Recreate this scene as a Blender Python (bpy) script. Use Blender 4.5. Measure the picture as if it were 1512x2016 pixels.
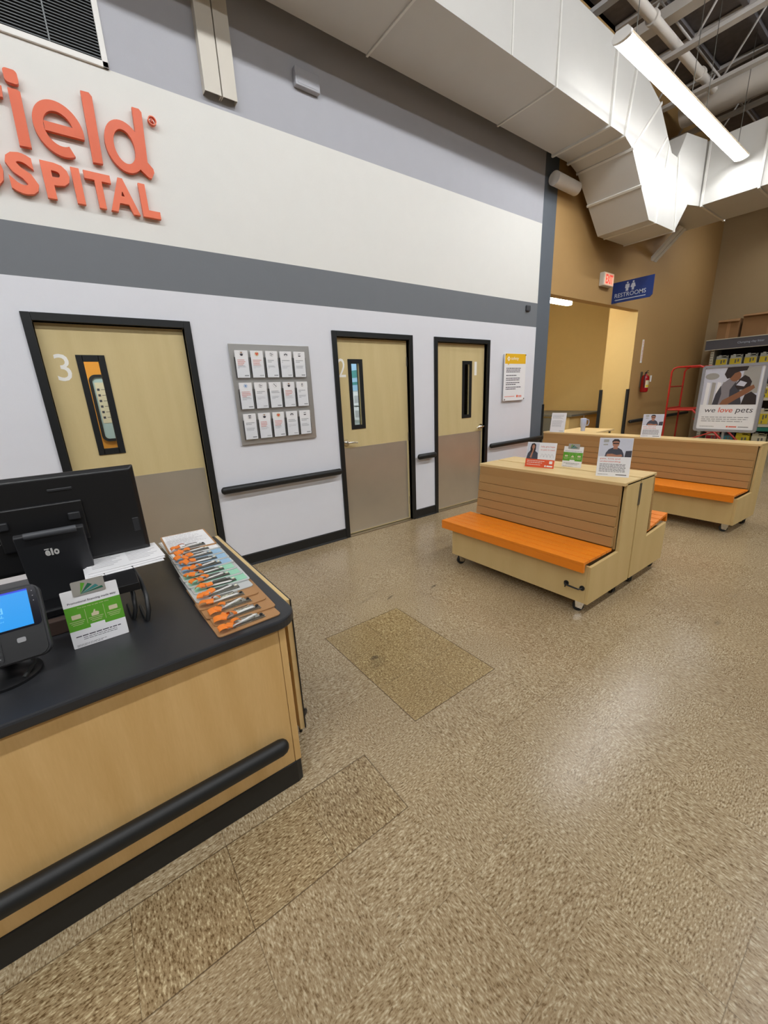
import bpy, bmesh, math, random
from mathutils import Vector, Matrix
random.seed(7)
for o in list(bpy.data.objects): bpy.data.objects.remove(o)
C = bpy.context.scene.collection
SC = bpy.context.scene
PI = math.pi

# ---------------------------------------------------------------- camera
CX, CY, CZ = -0.2377, -3.7393, 1.5575
YAW, PITCH, ROLL, FPX = 0.6305, -0.2866, -0.0449, 788.636
f_ = Vector((math.sin(YAW)*math.cos(PITCH), math.cos(YAW)*math.cos(PITCH), math.sin(PITCH)))
r_ = Vector((math.cos(YAW), -math.sin(YAW), 0)); u_ = r_.cross(f_)
r2 = math.cos(ROLL)*r_ + math.sin(ROLL)*u_; u2 = -math.sin(ROLL)*r_ + math.cos(ROLL)*u_
cam = bpy.data.cameras.new('camera'); camo = bpy.data.objects.new('camera', cam); C.objects.link(camo)
camo.matrix_world = Matrix(((r2.x, u2.x, -f_.x, CX), (r2.y, u2.y, -f_.y, CY), (r2.z, u2.z, -f_.z, CZ), (0, 0, 0, 1)))
cam.sensor_fit = 'HORIZONTAL'; cam.sensor_width = 36; cam.lens = FPX/1512*36; cam.clip_start = 0.02; cam.clip_end = 100
SC.camera = camo
# ---------------------------------------------------------------- world, exposure
w = bpy.data.worlds.new('world'); SC.world = w; w.use_nodes = True
w.node_tree.nodes['Background'].inputs[0].default_value = (1.0, 0.97, 0.94, 1)
w.node_tree.nodes['Background'].inputs[1].default_value = 0.06
SC.view_settings.view_transform = 'Standard'; SC.view_settings.look = 'None'
SC.view_settings.gamma = 1; SC.view_settings.exposure = 0.86
EX = 2**0.86; SC.view_settings.use_curve_mapping = False
STRIP = 13.0      # strength of the strip lights' diffusers
HALL = 30.0
ROOM = 7.0
ROW_Y, ROW_Z = -1.305, 4.615
STRIPS = [(-6.2, -4.3), (-4.28, -2.38), (4.52, 6.465), (6.485, 8.235), (9.75, 11.6)]
ADDED_ROWS = [(-4.45, 5.98, 50, 'lens_added'), (-8.3, 5.98, 35, 'lens_added_dim')]   # added unseen lamps shaping the light: y, z, degrees turned towards the wall
ADDED_STRIP = 31.0  # strength of the added rows out of view

# ---------------------------------------------------------------- helpers
def lin(r, g, b):
    f = lambda c: (c/255/12.92 if c/255 <= 0.04045 else ((c/255+0.055)/1.055)**2.4)
    return (f(r), f(g), f(b), 1)

class NT:
    def __init__(s, name):
        s.m = bpy.data.materials.new(name); s.m.use_nodes = True; s.t = s.m.node_tree
        s.b = s.t.nodes['Principled BSDF']
        s.out = s.t.nodes['Material Output']
    def n(s, typ, **kw):
        x = s.t.nodes.new('ShaderNode'+typ)
        for k, v in kw.items():
            if hasattr(x, k): setattr(x, k, v)
        return x
    def put(s, sock, v):
        if isinstance(v, bpy.types.NodeSocket): s.t.links.new(v, sock)
        else: sock.default_value = v
    def math(s, op, a, b=0.0, c=None):
        x = s.n('Math'); x.operation = op; s.put(x.inputs[0], a); s.put(x.inputs[1], b)
        if c is not None: s.put(x.inputs[2], c)
        return x.outputs[0]
    def mix(s, f, a, b):
        x = s.n('Mix'); x.data_type = 'RGBA'
        s.put(x.inputs[0], f); s.put(x.inputs[6], a); s.put(x.inputs[7], b); return x.outputs[2]
    def noise(s, vec, scale, detail=3, rough=0.5):
        x = s.n('TexNoise'); s.put(x.inputs['Vector'], vec); x.inputs['Scale'].default_value = scale
        x.inputs['Detail'].default_value = detail; x.inputs['Roughness'].default_value = rough; return x.outputs[0]
    def ramp(s, fac, stops):
        x = s.n('ValToRGB'); e = x.color_ramp.elements
        while len(e) < len(stops): e.new(0.5)
        for i, (p, c) in enumerate(stops): e[i].position = p; e[i].color = c if len(c) == 4 else (*c, 1)
        s.put(x.inputs[0], fac); return x.outputs[0]
    def obj(s): return s.n('TexCoord').outputs['Object']
    def mapv(s, v, sc, rot=(0, 0, 0)):
        x = s.n('Mapping'); s.put(x.inputs[0], v); x.inputs['Scale'].default_value = sc; x.inputs['Rotation'].default_value = rot; return x.outputs[0]
    def bump(s, h, st, dist=0.002):
        x = s.n('Bump'); x.inputs['Strength'].default_value = st; x.inputs['Distance'].default_value = dist
        s.put(x.inputs['Height'], h); s.t.links.new(x.outputs[0], s.b.inputs['Normal'])

def mat(name, rgb, rough=0.5, metal=0.0, spec=0.5, vary=0.06, scale=8, bump=0, bscale=200, emit=None, es=0, coat=0):
    k = NT(name); v = k.obj()
    c = lin(*rgb) if max(rgb) > 1 else (*rgb, 1)
    if vary:
        f = k.noise(v, scale, 4)
        k.put(k.b.inputs['Base Color'], k.mix(f, tuple(x*(1-vary) for x in c[:3])+(1,), tuple(min(1, x*(1+vary)) for x in c[:3])+(1,)))
    else: k.b.inputs['Base Color'].default_value = c
    k.b.inputs['Roughness'].default_value = rough; k.b.inputs['Metallic'].default_value = metal
    k.b.inputs['Specular IOR Level'].default_value = spec
    if coat: k.b.inputs['Coat Weight'].default_value = coat
    if bump: k.bump(k.noise(v, bscale, 2), bump)
    if emit:
        k.b.inputs['Emission Color'].default_value = (*emit, 1); k.b.inputs['Emission Strength'].default_value = es
    return k.m

def wood(name, c1, c2, axis='z', rough=0.5, scale=1.0, spec=0.35, strength=1.0, coat=0):
    k = NT(name); v = k.obj()
    s = {'z': (9, 9, .9), 'x': (.9, 9, 9), 'y': (9, .9, 9)}[axis]
    mv = k.mapv(v, tuple(a*scale for a in s))
    n1 = k.noise(mv, 2.2, 5, .6)
    wv = k.n('TexWave'); wv.wave_type = 'BANDS'; wv.bands_direction = 'DIAGONAL'
    k.put(wv.inputs['Vector'], mv); wv.inputs['Scale'].default_value = .55; wv.inputs['Distortion'].default_value = 7; wv.inputs['Detail'].default_value = 3
    fine = k.noise(k.mapv(v, tuple(a*scale*9 for a in s)), 3, 2)
    f = k.math('ADD', k.math('MULTIPLY', n1, .55), k.math('MULTIPLY', wv.outputs[0], .2))
    f = k.math('ADD', f, k.math('MULTIPLY', fine, .25))
    f = k.math('MULTIPLY_ADD', k.math('SUBTRACT', f, .5), strength, .5)
    col = k.mix(f, lin(*c1), lin(*c2))
    k.put(k.b.inputs['Base Color'], col); k.b.inputs['Roughness'].default_value = rough; k.b.inputs['Specular IOR Level'].default_value = spec
    if coat: k.b.inputs['Coat Weight'].default_value = coat
    k.bump(f, .12, .001)
    return k.m

def glass(name, tint=(1, 1, 1), ior=1.45, rough=0.03):
    k = NT(name); t = k.n('BsdfTransparent'); g = k.n('BsdfGlossy'); mx = k.n('MixShader'); fr = k.n('Fresnel')
    fr.inputs[0].default_value = ior; t.inputs[0].default_value = (*tint, 1); g.inputs['Roughness'].default_value = rough
    k.t.links.new(fr.outputs[0], mx.inputs[0]); k.t.links.new(t.outputs[0], mx.inputs[1]); k.t.links.new(g.outputs[0], mx.inputs[2])
    k.t.links.new(mx.outputs[0], k.out.inputs[0]); return k.m

TX, TY, T = 0.1868, -2.5063, 0.3048
def floor_material():
    k = NT('vinyl_tile'); v = k.obj()
    sp = k.n('SeparateXYZ'); k.put(sp.inputs[0], v); X, Y = sp.outputs[0], sp.outputs[1]
    gx = k.math('DIVIDE', k.math('SUBTRACT', X, TX), T); gy = k.math('DIVIDE', k.math('SUBTRACT', Y, TY), T)
    ix, iy = k.math('FLOOR', gx), k.math('FLOOR', gy)
    fx, fy = k.math('SUBTRACT', gx, ix), k.math('SUBTRACT', gy, iy)
    cb = k.n('CombineXYZ'); k.put(cb.inputs[0], ix); k.put(cb.inputs[1], iy)
    wn = k.n('TexWhiteNoise'); wn.noise_dimensions = '3D'; k.put(wn.inputs['Vector'], cb.outputs[0])
    par = k.math('MODULO', k.math('ABSOLUTE', k.math('ADD', ix, iy)), 2.0)
    # fleck direction alternates from tile to tile
    a = k.n('CombineXYZ'); k.put(a.inputs[0], k.math('MULTIPLY', X, 75.)); k.put(a.inputs[1], k.math('MULTIPLY', Y, 190.)); k.put(a.inputs[2], k.math('MULTIPLY', wn.outputs[0], 40.))
    b = k.n('CombineXYZ'); k.put(b.inputs[0], k.math('MULTIPLY', X, 190.)); k.put(b.inputs[1], k.math('MULTIPLY', Y, 75.)); k.put(b.inputs[2], k.math('MULTIPLY', wn.outputs[0], 40.))
    mv = k.n('Mix'); mv.data_type = 'VECTOR'; k.put(mv.inputs[0], par); k.put(mv.inputs[4], a.outputs[0]); k.put(mv.inputs[5], b.outputs[0])
    V = mv.outputs[1]
    n1 = k.noise(V, 1.0, 2, .5)
    sh = k.n('VectorMath'); sh.operation = 'ADD'; k.put(sh.inputs[0], V); sh.inputs[1].default_value = (31, 77, 5)
    n2 = k.noise(sh.outputs[0], .8, 2, .6)
    col = k.ramp(n1, [(0.30, lin(116, 94, 63)), (0.42, lin(160, 138, 105)), (0.56, lin(176, 156, 123)), (0.69, lin(208, 192, 160))])
    dk = k.ramp(n2, [(0.29, (1, 1, 1)), (0.38, (0, 0, 0))])
    col = k.mix(k.math('MULTIPLY', dk, .65), col, lin(88, 68, 42))
    big = k.noise(v, 1.1, 4, .6)
    col = k.mix(k.math('MULTIPLY', k.ramp(big, [(.42, (0, 0, 0)), (.66, (1, 1, 1))]), .26), col, lin(122, 98, 66))
    tint = k.math('MULTIPLY', wn.outputs[0], .10)
    col = k.mix(tint, col, lin(130, 112, 86))
    def inside(x0, x1, y0, y1):
        p = k.math('MULTIPLY', k.math('GREATER_THAN', gx, x0), k.math('LESS_THAN', gx, x1))
        q = k.math('MULTIPLY', k.math('GREATER_THAN', gy, y0), k.math('LESS_THAN', gy, y1))
        return k.math('MULTIPLY', p, q)
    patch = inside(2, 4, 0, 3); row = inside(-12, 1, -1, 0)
    def tintby(f, c, fl):
        x = k.n('Mix'); x.data_type = 'RGBA'; x.blend_type = 'MULTIPLY'; k.put(x.inputs[0], f); k.put(x.inputs[6], c); x.inputs[7].default_value = fl; return x.outputs[2]
    speck = k.ramp(n1, [(.60, (0, 0, 0)), (.68, (1, 1, 1))]); dsp = k.ramp(n1, [(.34, (1, 1, 1)), (.42, (0, 0, 0))])
    both = k.math('MAXIMUM', patch, row)
    col = k.mix(k.math('MULTIPLY', k.math('MULTIPLY', speck, both), .55), col, lin(226, 212, 176))
    col = k.mix(k.math('MULTIPLY', k.math('MULTIPLY', dsp, both), .40), col, lin(92, 70, 42))
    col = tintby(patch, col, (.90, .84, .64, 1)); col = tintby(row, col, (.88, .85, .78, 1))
    # dark scuffs
    def spot(x, y, r, s, ang=0):
        dx = k.math('SUBTRACT', X, x); dy = k.math('SUBTRACT', Y, y)
        ca, sa = math.cos(ang), math.sin(ang)
        px = k.math('ADD', k.math('MULTIPLY', dx, ca), k.math('MULTIPLY', dy, sa)); py = k.math('ADD', k.math('MULTIPLY', dx, -sa), k.math('MULTIPLY', dy, ca))
        d = k.math('ADD', k.math('POWER', k.math('DIVIDE', px, r), 2.), k.math('POWER', k.math('DIVIDE', py, r*s), 2.))
        n = k.noise(v, 60, 3)
        return k.math('MULTIPLY', k.math('MAXIMUM', k.math('SUBTRACT', 1.0, d), 0.0), n)
    for (x, y, r, s, ang, st) in ((0.93, -1.97, .035, .7, 0, 1.1), (1.47, -1.43, .055, .25, .4, .8), (1.86, -1.52, .05, .3, .2, .9), (2.9, -3.15, .05, .4, .1, .5), (0.92, -2.02, .09, .5, .3, .4), (1.30, -1.34, .12, .2, .2, .3)):
        col = k.mix(k.math('MINIMUM', k.math('MULTIPLY', spot(x, y, r, s, ang), st*1.4), .85), col, lin(52, 42, 30))
    # seams
    ex = k.math('MINIMUM', fx, k.math('SUBTRACT', 1.0, fx)); ey = k.math('MINIMUM', fy, k.math('SUBTRACT', 1.0, fy))
    e = k.math('MINIMUM', ex, ey); line = k.math('LESS_THAN', e, .0042)
    near = k.math('MAXIMUM', patch, row)
    amt = k.math('ADD', k.math('MULTIPLY', k.ramp(k.noise(v, 2.3, 2), [(.45, (0, 0, 0)), (.62, (1, 1, 1))]), .42), k.math('MULTIPLY', near, .35))
    def edge(x0, x1, y0, y1, t=.008):
        return k.math('SUBTRACT', inside(x0-t, x1+t, y0-t, y1+t), inside(x0+t, x1-t, y0+t, y1-t))
    col = k.mix(k.math('MULTIPLY', line, amt), col, lin(70, 54, 36))
    col = k.mix(k.math('MULTIPLY', edge(2, 4, 0, 3), .7), col, lin(66, 48, 28))
    col = k.mix(k.math('MULTIPLY', edge(-12, 1, -1, 0, .008), .5), col, lin(66, 50, 32))
    k.put(k.b.inputs['Base Color'], col)
    k.put(k.b.inputs['Roughness'], k.math('MULTIPLY_ADD', big, .16, .16))
    k.b.inputs['Specular IOR Level'].default_value = 0.5
    k.bump(k.math('ADD', k.math('MULTIPLY', k.noise(v, 14, 3), .8), k.math('MULTIPLY', n1, .15)), .16, .004)
    return k.m

M = {}
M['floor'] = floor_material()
M['white_paint'] = mat('white_wall_paint', (222, 223, 229), .75, bump=.35, bscale=260, vary=.02)
M['cream_paint'] = mat('warm_white_wall_paint', (226, 225, 220), .75, bump=.35, bscale=260, vary=.02)
M['band_paint'] = mat('grey_wall_paint', (112, 116, 121), .7, bump=.35, bscale=260, vary=.03)
M['pale_grey_paint'] = mat('pale_grey_wall_paint', (176, 177, 184), .75, bump=.3, bscale=260, vary=.03)
M['slate_paint'] = mat('slate_wall_paint', (92, 99, 107), .7, bump=.3, bscale=260, vary=.03)
M['tan_paint'] = mat('tan_wall_paint', (176, 140, 88), .7, bump=.3, bscale=160, vary=.03)
M['tan2_paint'] = mat('pale_tan_wall_paint', (168, 145, 108), .75, bump=.3, bscale=160, vary=.03)
M['yellow_paint'] = mat('yellow_tan_wall_paint', (214, 184, 122), .7, bump=.3, bscale=160, vary=.03)
M['orange_paint'] = mat('orange_wall_paint', (222, 148, 40), .7, vary=.03)
M['inner_white'] = mat('room_white_paint', (225, 232, 232), .7, vary=.02)
M['black_frame'] = mat('black_door_frame_paint', (26, 28, 29), .38, vary=.1)
M['black_rubber'] = mat('black_rubber', (22, 23, 23), .5, vary=.15, scale=20)
M['black_plastic'] = mat('black_plastic', (17, 17, 19), .38, vary=.1, bump=.1, bscale=700)
M['dark_plastic'] = mat('dark_grey_plastic', (38, 39, 42), .42, vary=.08, bump=.1, bscale=700)
M['mid_plastic'] = mat('grey_plastic', (70, 72, 76), .45)
M['door_wood'] = wood('pale_maple_door', (196, 176, 126), (216, 197, 148), 'z', .5, .7, strength=.8)
M['counter_wood'] = wood('maple_laminate', (206, 164, 100), (232, 194, 134), 'z', .42, .8, strength=1.3)
M['edge_wood'] = wood('light_wood_edge', (214, 182, 122), (232, 204, 150), 'y', .5, 1)
M['ply'] = wood('birch_plywood', (202, 172, 112), (222, 194, 138), 'z', .55, .6, strength=.7)
M['slat_wood'] = wood('tan_slats', (166, 128, 78), (184, 147, 94), 'y', .55, .8, strength=.8)
M['orange_wood'] = mat('orange_painted_wood', (240, 134, 24), .36, vary=.05, scale=15, spec=.5, coat=.1)
M['laminate'] = mat('black_laminate', (42, 43, 46), .36, vary=.22, scale=12, spec=.5, bump=.12, bscale=900)
M['steel'] = mat('brushed_steel', (180, 172, 160), .33, metal=1, vary=.05, scale=3)
M['kick_steel'] = mat('brushed_kick_plate', (204, 196, 180), .33, metal=.7, vary=.08, scale=4)
M['panel_steel'] = mat('brushed_display_panel', (204, 202, 198), .34, metal=.8, vary=.06, scale=3)
M['chrome'] = mat('chrome', (225, 222, 215), .12, metal=1, vary=0)
M['dull_metal'] = mat('dull_metal', (120, 118, 112), .4, metal=.9, vary=.05)
M['duct'] = mat('painted_duct', (200, 198, 193), .5, vary=.03, scale=5, spec=.4)
M['duct_seam'] = mat('duct_flange', (222, 220, 214), .45, vary=.03)
M['deck'] = mat('dark_ceiling_deck', (112, 108, 110), .85, vary=.3, scale=12, bump=.4, bscale=40)
M['joist'] = mat('painted_joist_steel', (196, 192, 188), .6, vary=.08)
M['pipe'] = mat('painted_pipe', (216, 210, 202), .55, vary=.05)
M['white_plastic'] = mat('white_plastic', (228, 226, 222), .4, vary=.02)
M['beige_metal'] = mat('beige_metal', (208, 202, 190), .5, vary=.03)
M['letter'] = mat('orange_sign_letter', (218, 88, 34), .4, vary=.03)
M['letter_light'] = mat('light_orange_sign_letter', (232, 108, 66), .4, vary=.03)
M['number'] = mat('white_vinyl', (240, 238, 232), .5, vary=0)
M['paper'] = mat('white_paper', (236, 235, 236), .7, vary=.01)
M['paper_grey'] = mat('grey_printing', (150, 150, 152), .7, vary=0)
M['print_light'] = mat('faint_printing', (190, 188, 190), .7, vary=0)
M['ink'] = mat('dark_ink', (62, 60, 68), .6, vary=0)
M['red_ink'] = mat('salmon_ink', (214, 120, 104), .6, vary=0)
M['love_red'] = mat('red_ink', (222, 96, 72), .6, vary=0)
M['orange_ink'] = mat('orange_red_print', (226, 88, 44), .5, vary=0)
M['green_print'] = mat('green_print', (92, 162, 42), .5, vary=0)
M['dk_green'] = mat('dark_green_print', (28, 96, 74), .5, vary=0)
M['teal_print'] = mat('teal_print', (58, 132, 130), .5, vary=0)
M['yellow_print'] = mat('yellow_print', (238, 186, 38), .5, vary=0)
M['blue_print'] = mat('blue_print', (92, 140, 196), .5, vary=0)
M['card_grey'] = mat('silver_card', (168, 164, 156), .4, metal=.2, vary=.05)
M['skin'] = mat('printed_skin', (178, 122, 96), .6, vary=0)
M['skin2'] = mat('printed_dark_skin', (140, 92, 62), .6, vary=0)
M['hair'] = mat('printed_hair', (44, 32, 30), .6, vary=0)
M['shirt'] = mat('printed_scrubs', (66, 66, 78), .6, vary=0)
M['grey_shirt'] = mat('printed_grey_shirt', (136, 130, 134), .6, vary=0)
M['photo_bg'] = mat('printed_backdrop', (204, 205, 216), .6, vary=.05, scale=30)
M['navy'] = mat('navy_sign', (18, 48, 112), .5, vary=.03)
M['sign_white'] = mat('sign_pale_ink', (178, 186, 200), .5, vary=0)
M['exit_red'] = mat('exit_lettering', (235, 70, 50), .5, vary=0, emit=(.9, .06, .04), es=.55/EX)
M['exit_face'] = mat('exit_face', (235, 190, 160), .5, vary=0, emit=(1, .55, .36), es=.35/EX)
M['red_paint'] = mat('red_painted_tube', (170, 34, 22), .4, vary=.08)
M['ext_red'] = mat('extinguisher_red', (150, 16, 20), .25, vary=.05)
M['cardboard'] = mat('brown_cardboard', (150, 112, 72), .8, vary=.08)
M['shelf_grey'] = mat('shelf_header_grey', (84, 82, 88), .6, vary=.04)
M['shelf_metal'] = mat('cream_shelf_steel', (206, 200, 178), .5, vary=.03)
M['shelf_dark'] = mat('shelf_backing', (58, 50, 42), .8, vary=.1)
M['jug_clear'] = mat('cloudy_jug_plastic', (186, 186, 172), .35, vary=.04)
M['jug_yellow'] = mat('yellow_label', (214, 190, 40), .5, vary=.04)
M['jug_red'] = mat('red_label', (160, 26, 36), .5, vary=.04)
M['jug_teal'] = mat('teal_label', (60, 128, 136), .5, vary=.04)
M['jug_cream'] = mat('cream_tub', (214, 204, 170), .5, vary=.04)
M['jug_blue'] = mat('blue_label', (52, 84, 160), .5, vary=.04)
M['green_strip'] = mat('green_shelf_strip', (36, 120, 100), .5, vary=.04)
M['sign_frame'] = mat('grey_sign_frame', (152, 152, 156), .4, metal=.3, vary=.04)
M['mug'] = mat('lavender_mug', (176, 182, 206), .4, vary=.03)
M['hardboard'] = mat('brown_hardboard', (172, 128, 84), .6, vary=.06, scale=60)
M['acrylic'] = mat('clear_smoky_acrylic', (192, 194, 192), .15, vary=.03)
M['blue_paper'] = mat('blue_paper', (150, 186, 214), .6, vary=.03)
M['green_paper'] = mat('green_paper', (150, 206, 176), .6, vary=.03)
M['orange_tape'] = mat('orange_ribbon', (236, 128, 40), .55, vary=.08, scale=60)
M['clip_metal'] = mat('clip_steel', (190, 188, 178), .22, metal=1, vary=.04)
M['clip_dark'] = mat('clip_plate', (96, 98, 90), .3, metal=.8, vary=.08)
M['screen'] = mat('blue_lit_screen', (4, 20, 40), .3, vary=.03, emit=(.003, .31, .84), es=1/EX)
M['screen_dark'] = mat('screen_top_bar', (4, 8, 30), .3, vary=0, emit=(.01, .03, .7), es=1/EX)
M['screen_text'] = mat('screen_lettering', (40, 60, 70), .3, vary=0, emit=(.16, .55, .95), es=1/EX)
M['bezel'] = mat('glossy_bezel', (12, 12, 26), .15, vary=0)
M['brown_box'] = mat('dark_brown_wood', (66, 50, 42), .6, vary=.1)
M['lens'] = mat('strip_light_diffuser', (255, 255, 255), .5, vary=0, emit=(.965, .985, 1), es=STRIP)
M['lens_added'] = mat('added_strip_diffuser', (255, 255, 255), .5, vary=0, emit=(.965, .985, 1), es=ADDED_STRIP)
M['lens_added_dim'] = mat('added_dim_strip_diffuser', (255, 255, 255), .5, vary=0, emit=(.965, .985, 1), es=ADDED_STRIP*.6)
M['hall_lens'] = mat('hall_light_diffuser', (255, 255, 255), .5, vary=0, emit=(1, .90, .74), es=HALL)
M['room_lens'] = mat('room_light_diffuser', (255, 255, 255), .5, vary=0, emit=(.94, 1, 1), es=ROOM)
M['lens_warm'] = mat('lit_housing', (226, 208, 180), .5, vary=0)
M['glass'] = glass('door_glass')
M['pocket'] = glass('clear_pocket', (.985, .99, .995), ior=1.12, rough=.15)
M['mirror'] = mat('pale_glass_board', (176, 196, 190), .2, vary=.03)
M['vent_dark'] = mat('dark_duct_inside', (40, 42, 46), .8, vary=.1)
M['louver'] = mat('grey_louver', (120, 124, 126), .5, vary=.05)
M['table_top'] = wood('pale_table_top', (214, 186, 134), (226, 200, 150), 'x', .5, 1)
M['console_grey'] = mat('grey_console_top', (104, 102, 92), .5, vary=.05)
M['white_knob'] = mat('ivory_plastic', (226, 222, 200), .35, vary=0)

class MB:
    """collects geometry; build() links it as ONE mesh object"""
    def __init__(s): s.v = []; s.f = []; s.m = []; s.sm = []
    def add(s, vs, fs, mi=0, smooth=False, M4=None):
        o = len(s.v)
        for p in vs:
            p = Vector(p)
            s.v.append(tuple(M4 @ p) if M4 else tuple(p))
        for f in fs: s.f.append(tuple(o+i for i in f)); s.m.append(mi); s.sm.append(smooth)
        return s
    def box(s, x0, x1, y0, y1, z0, z1, mi=0, M4=None, bv=0):
        if bv: return s.rbox(x0, x1, y0, y1, z0, z1, bv, mi, M4)
        vs = [(x0, y0, z0), (x1, y0, z0), (x1, y1, z0), (x0, y1, z0), (x0, y0, z1), (x1, y0, z1), (x1, y1, z1), (x0, y1, z1)]
        return s.add(vs, [(0, 3, 2, 1), (4, 5, 6, 7), (0, 1, 5, 4), (1, 2, 6, 5), (2, 3, 7, 6), (3, 0, 4, 7)], mi, False, M4)
    def rbox(s, x0, x1, y0, y1, z0, z1, b, mi=0, M4=None, seg=2):
        bm = bmesh.new(); bmesh.ops.create_cube(bm, size=1)
        for q in bm.verts: q.co = Vector(((x0+x1)/2+q.co.x*(x1-x0), (y0+y1)/2+q.co.y*(y1-y0), (z0+z1)/2+q.co.z*(z1-z0)))
        bmesh.ops.bevel(bm, geom=list(bm.edges), offset=b, segments=seg, profile=.5, affect='EDGES')
        bm.verts.ensure_lookup_table()
        s.add([q.co.copy() for q in bm.verts], [tuple(q.index for q in f.verts) for f in bm.faces], mi, False, M4); bm.free(); return s
    def prism(s, poly, a0, a1, axis='y', mi=0, M4=None):
        """poly of (u,v); extruded along axis: y -> (u,a,v), x -> (a,u,v), z -> (u,v,a)"""
        g = {'y': lambda u, v, a: (u, a, v), 'x': lambda u, v, a: (a, u, v), 'z': lambda u, v, a: (u, v, a)}[axis]
        n = len(poly); vs = [g(u, v, a0) for u, v in poly]+[g(u, v, a1) for u, v in poly]
        fs = [tuple(range(n)), tuple(range(2*n-1, n-1, -1))]+[(i, i+n, (i+1) % n+n, (i+1) % n) for i in range(n)]
        return s.add(vs, fs, mi, False, M4)
    def loft(s, loops, mi=0, caps=True, smooth=False, M4=None, closed=True):
        n = len(loops[0]); vs = [p for l in loops for p in l]; fs = []
        for k in range(len(loops)-1):
            for i in range(n if closed else n-1): fs.append((k*n+i, k*n+(i+1) % n, (k+1)*n+(i+1) % n, (k+1)*n+i))
        if caps: fs += [tuple(range(n-1, -1, -1)), tuple((len(loops)-1)*n+i for i in range(n))]
        return s.add(vs, fs, mi, smooth, M4)
    def tube(s, pts, r, seg=10, mi=0, M4=None, smooth=True):
        pts = [Vector(p) for p in pts]; loops = []; up = None
        for i, p in enumerate(pts):
            d = ((pts[i+1]-p) if i < len(pts)-1 else (p-pts[i-1]))
            if 0 < i < len(pts)-1: d = (pts[i+1]-p).normalized()+(p-pts[i-1]).normalized()
            d.normalize()
            if up is None: up = d.orthogonal().normalized()
            up = (up-d*up.dot(d)); up = up.normalized() if up.length > 1e-6 else d.orthogonal().normalized()
            q = d.cross(up); rr = r[i] if isinstance(r, (list, tuple)) else r
            loops.append([p+rr*(math.cos(2*PI*k/seg)*up+math.sin(2*PI*k/seg)*q) for k in range(seg)])
        return s.loft(loops, mi, True, smooth, M4)
    def lathe(s, prof, x=0, y=0, seg=24, mi=0, M4=None):
        loops = [[(x+r*math.cos(2*PI*k/seg), y+r*math.sin(2*PI*k/seg), z) for k in range(seg)] for r, z in prof]
        return s.loft(loops, mi, True, True, M4)
    def text(s, body, u0, u1, v0, v1, y, depth=.0006, mi=0, bold=0, M4=None, shear=0, mirror=False):
        vs, fs = glyphs(body, bold, shear)
        vs = [(u0+(u1-u0)*a, y+(d-1)*depth if False else y-depth*d, v0+(v1-v0)*b) for a, b, d in vs]
        return s.add(vs, fs, mi, False, M4)
    def build(s, name, mats, parent=None, loc=None, rot=None, bevel=0):
        me = bpy.data.meshes.new(name); me.from_pydata(s.v, [], s.f)
        if not isinstance(mats, (list, tuple)): mats = [mats]
        for k in mats: me.materials.append(M[k])
        me.polygons.foreach_set('material_index', s.m); me.polygons.foreach_set('use_smooth', s.sm)
        bm = bmesh.new(); bm.from_mesh(me); bmesh.ops.recalc_face_normals(bm, faces=bm.faces)
        if any(s.sm):
            for e in bm.edges:
                if len(e.link_faces) == 2 and e.calc_face_angle(0) > .7: e.smooth = False
        bm.to_mesh(me); bm.free(); me.update()
        o = bpy.data.objects.new(name, me); C.objects.link(o)
        if parent: o.parent = parent
        if loc is not None: o.location = loc
        if rot is not None: o.rotation_euler = rot
        if bevel:
            md = o.modifiers.new('bevel', 'BEVEL'); md.width = bevel; md.segments = 2; md.limit_method = 'ANGLE'
        return o

_gc = {}
def glyphs(body, bold=0, shear=0):
    """lettering normalised to its bounding box: (u, v, depth 0..1)"""
    key = (body, bold, shear)
    if key in _gc: return _gc[key]
    cu = bpy.data.curves.new('t', 'FONT'); cu.body = body; cu.size = 1; cu.extrude = .5; cu.offset = bold; cu.resolution_u = 3; cu.shear = shear
    o = bpy.data.objects.new('t', cu); C.objects.link(o); bpy.context.view_layer.update()
    me = bpy.data.meshes.new_from_object(o.evaluated_get(bpy.context.evaluated_depsgraph_get()))
    P = [v.co.copy() for v in me.vertices]; F = [tuple(p.vertices) for p in me.polygons]
    bpy.data.objects.remove(o); bpy.data.curves.remove(cu); bpy.data.meshes.remove(me)
    x0, x1 = min(p.x for p in P), max(p.x for p in P); y0, y1 = min(p.y for p in P), max(p.y for p in P)
    r = ([((p.x-x0)/(x1-x0), (p.y-y0)/max(y1-y0, 1e-6), p.z+.5) for p in P], F)
    _gc[key] = r; return r

def tag(o, label, cat, group=None, kind=None):
    o['label'] = label
    o['category'] = cat
    if group: o['group'] = group
    if kind: o['kind'] = kind
    return o
def thing(name, label, cat, loc=(0, 0, 0), rot=(0, 0, 0), group=None, kind=None):
    o = bpy.data.objects.new(name, None); C.objects.link(o); o.location = loc; o.rotation_euler = rot
    return tag(o, label, cat, group, kind)
def struct(o, label=None, cat=None):
    o['kind'] = 'structure'
    if label: o['label'] = label; o['category'] = cat
    return o
def copytree(o, parent=None):
    c = o.copy(); C.objects.link(c); c.parent = parent
    for ch in list(o.children): copytree(ch, c)
    return c
def circ(cx, cz, r, n=24, rx=None): return [(cx+(rx or r)*math.cos(2*PI*i/n), cz+r*math.sin(2*PI*i/n)) for i in range(n)]
def rrect(x0, x1, z0, z1, r, n=6):
    p = []
    for cx, cz, a in ((x1-r, z1-r, 0), (x0+r, z1-r, 90), (x0+r, z0+r, 180), (x1-r, z0+r, 270)):
        for i in range(n+1):
            t = math.radians(a+90*i/n); p.append((cx+r*math.cos(t), cz+r*math.sin(t)))
    return p

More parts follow.
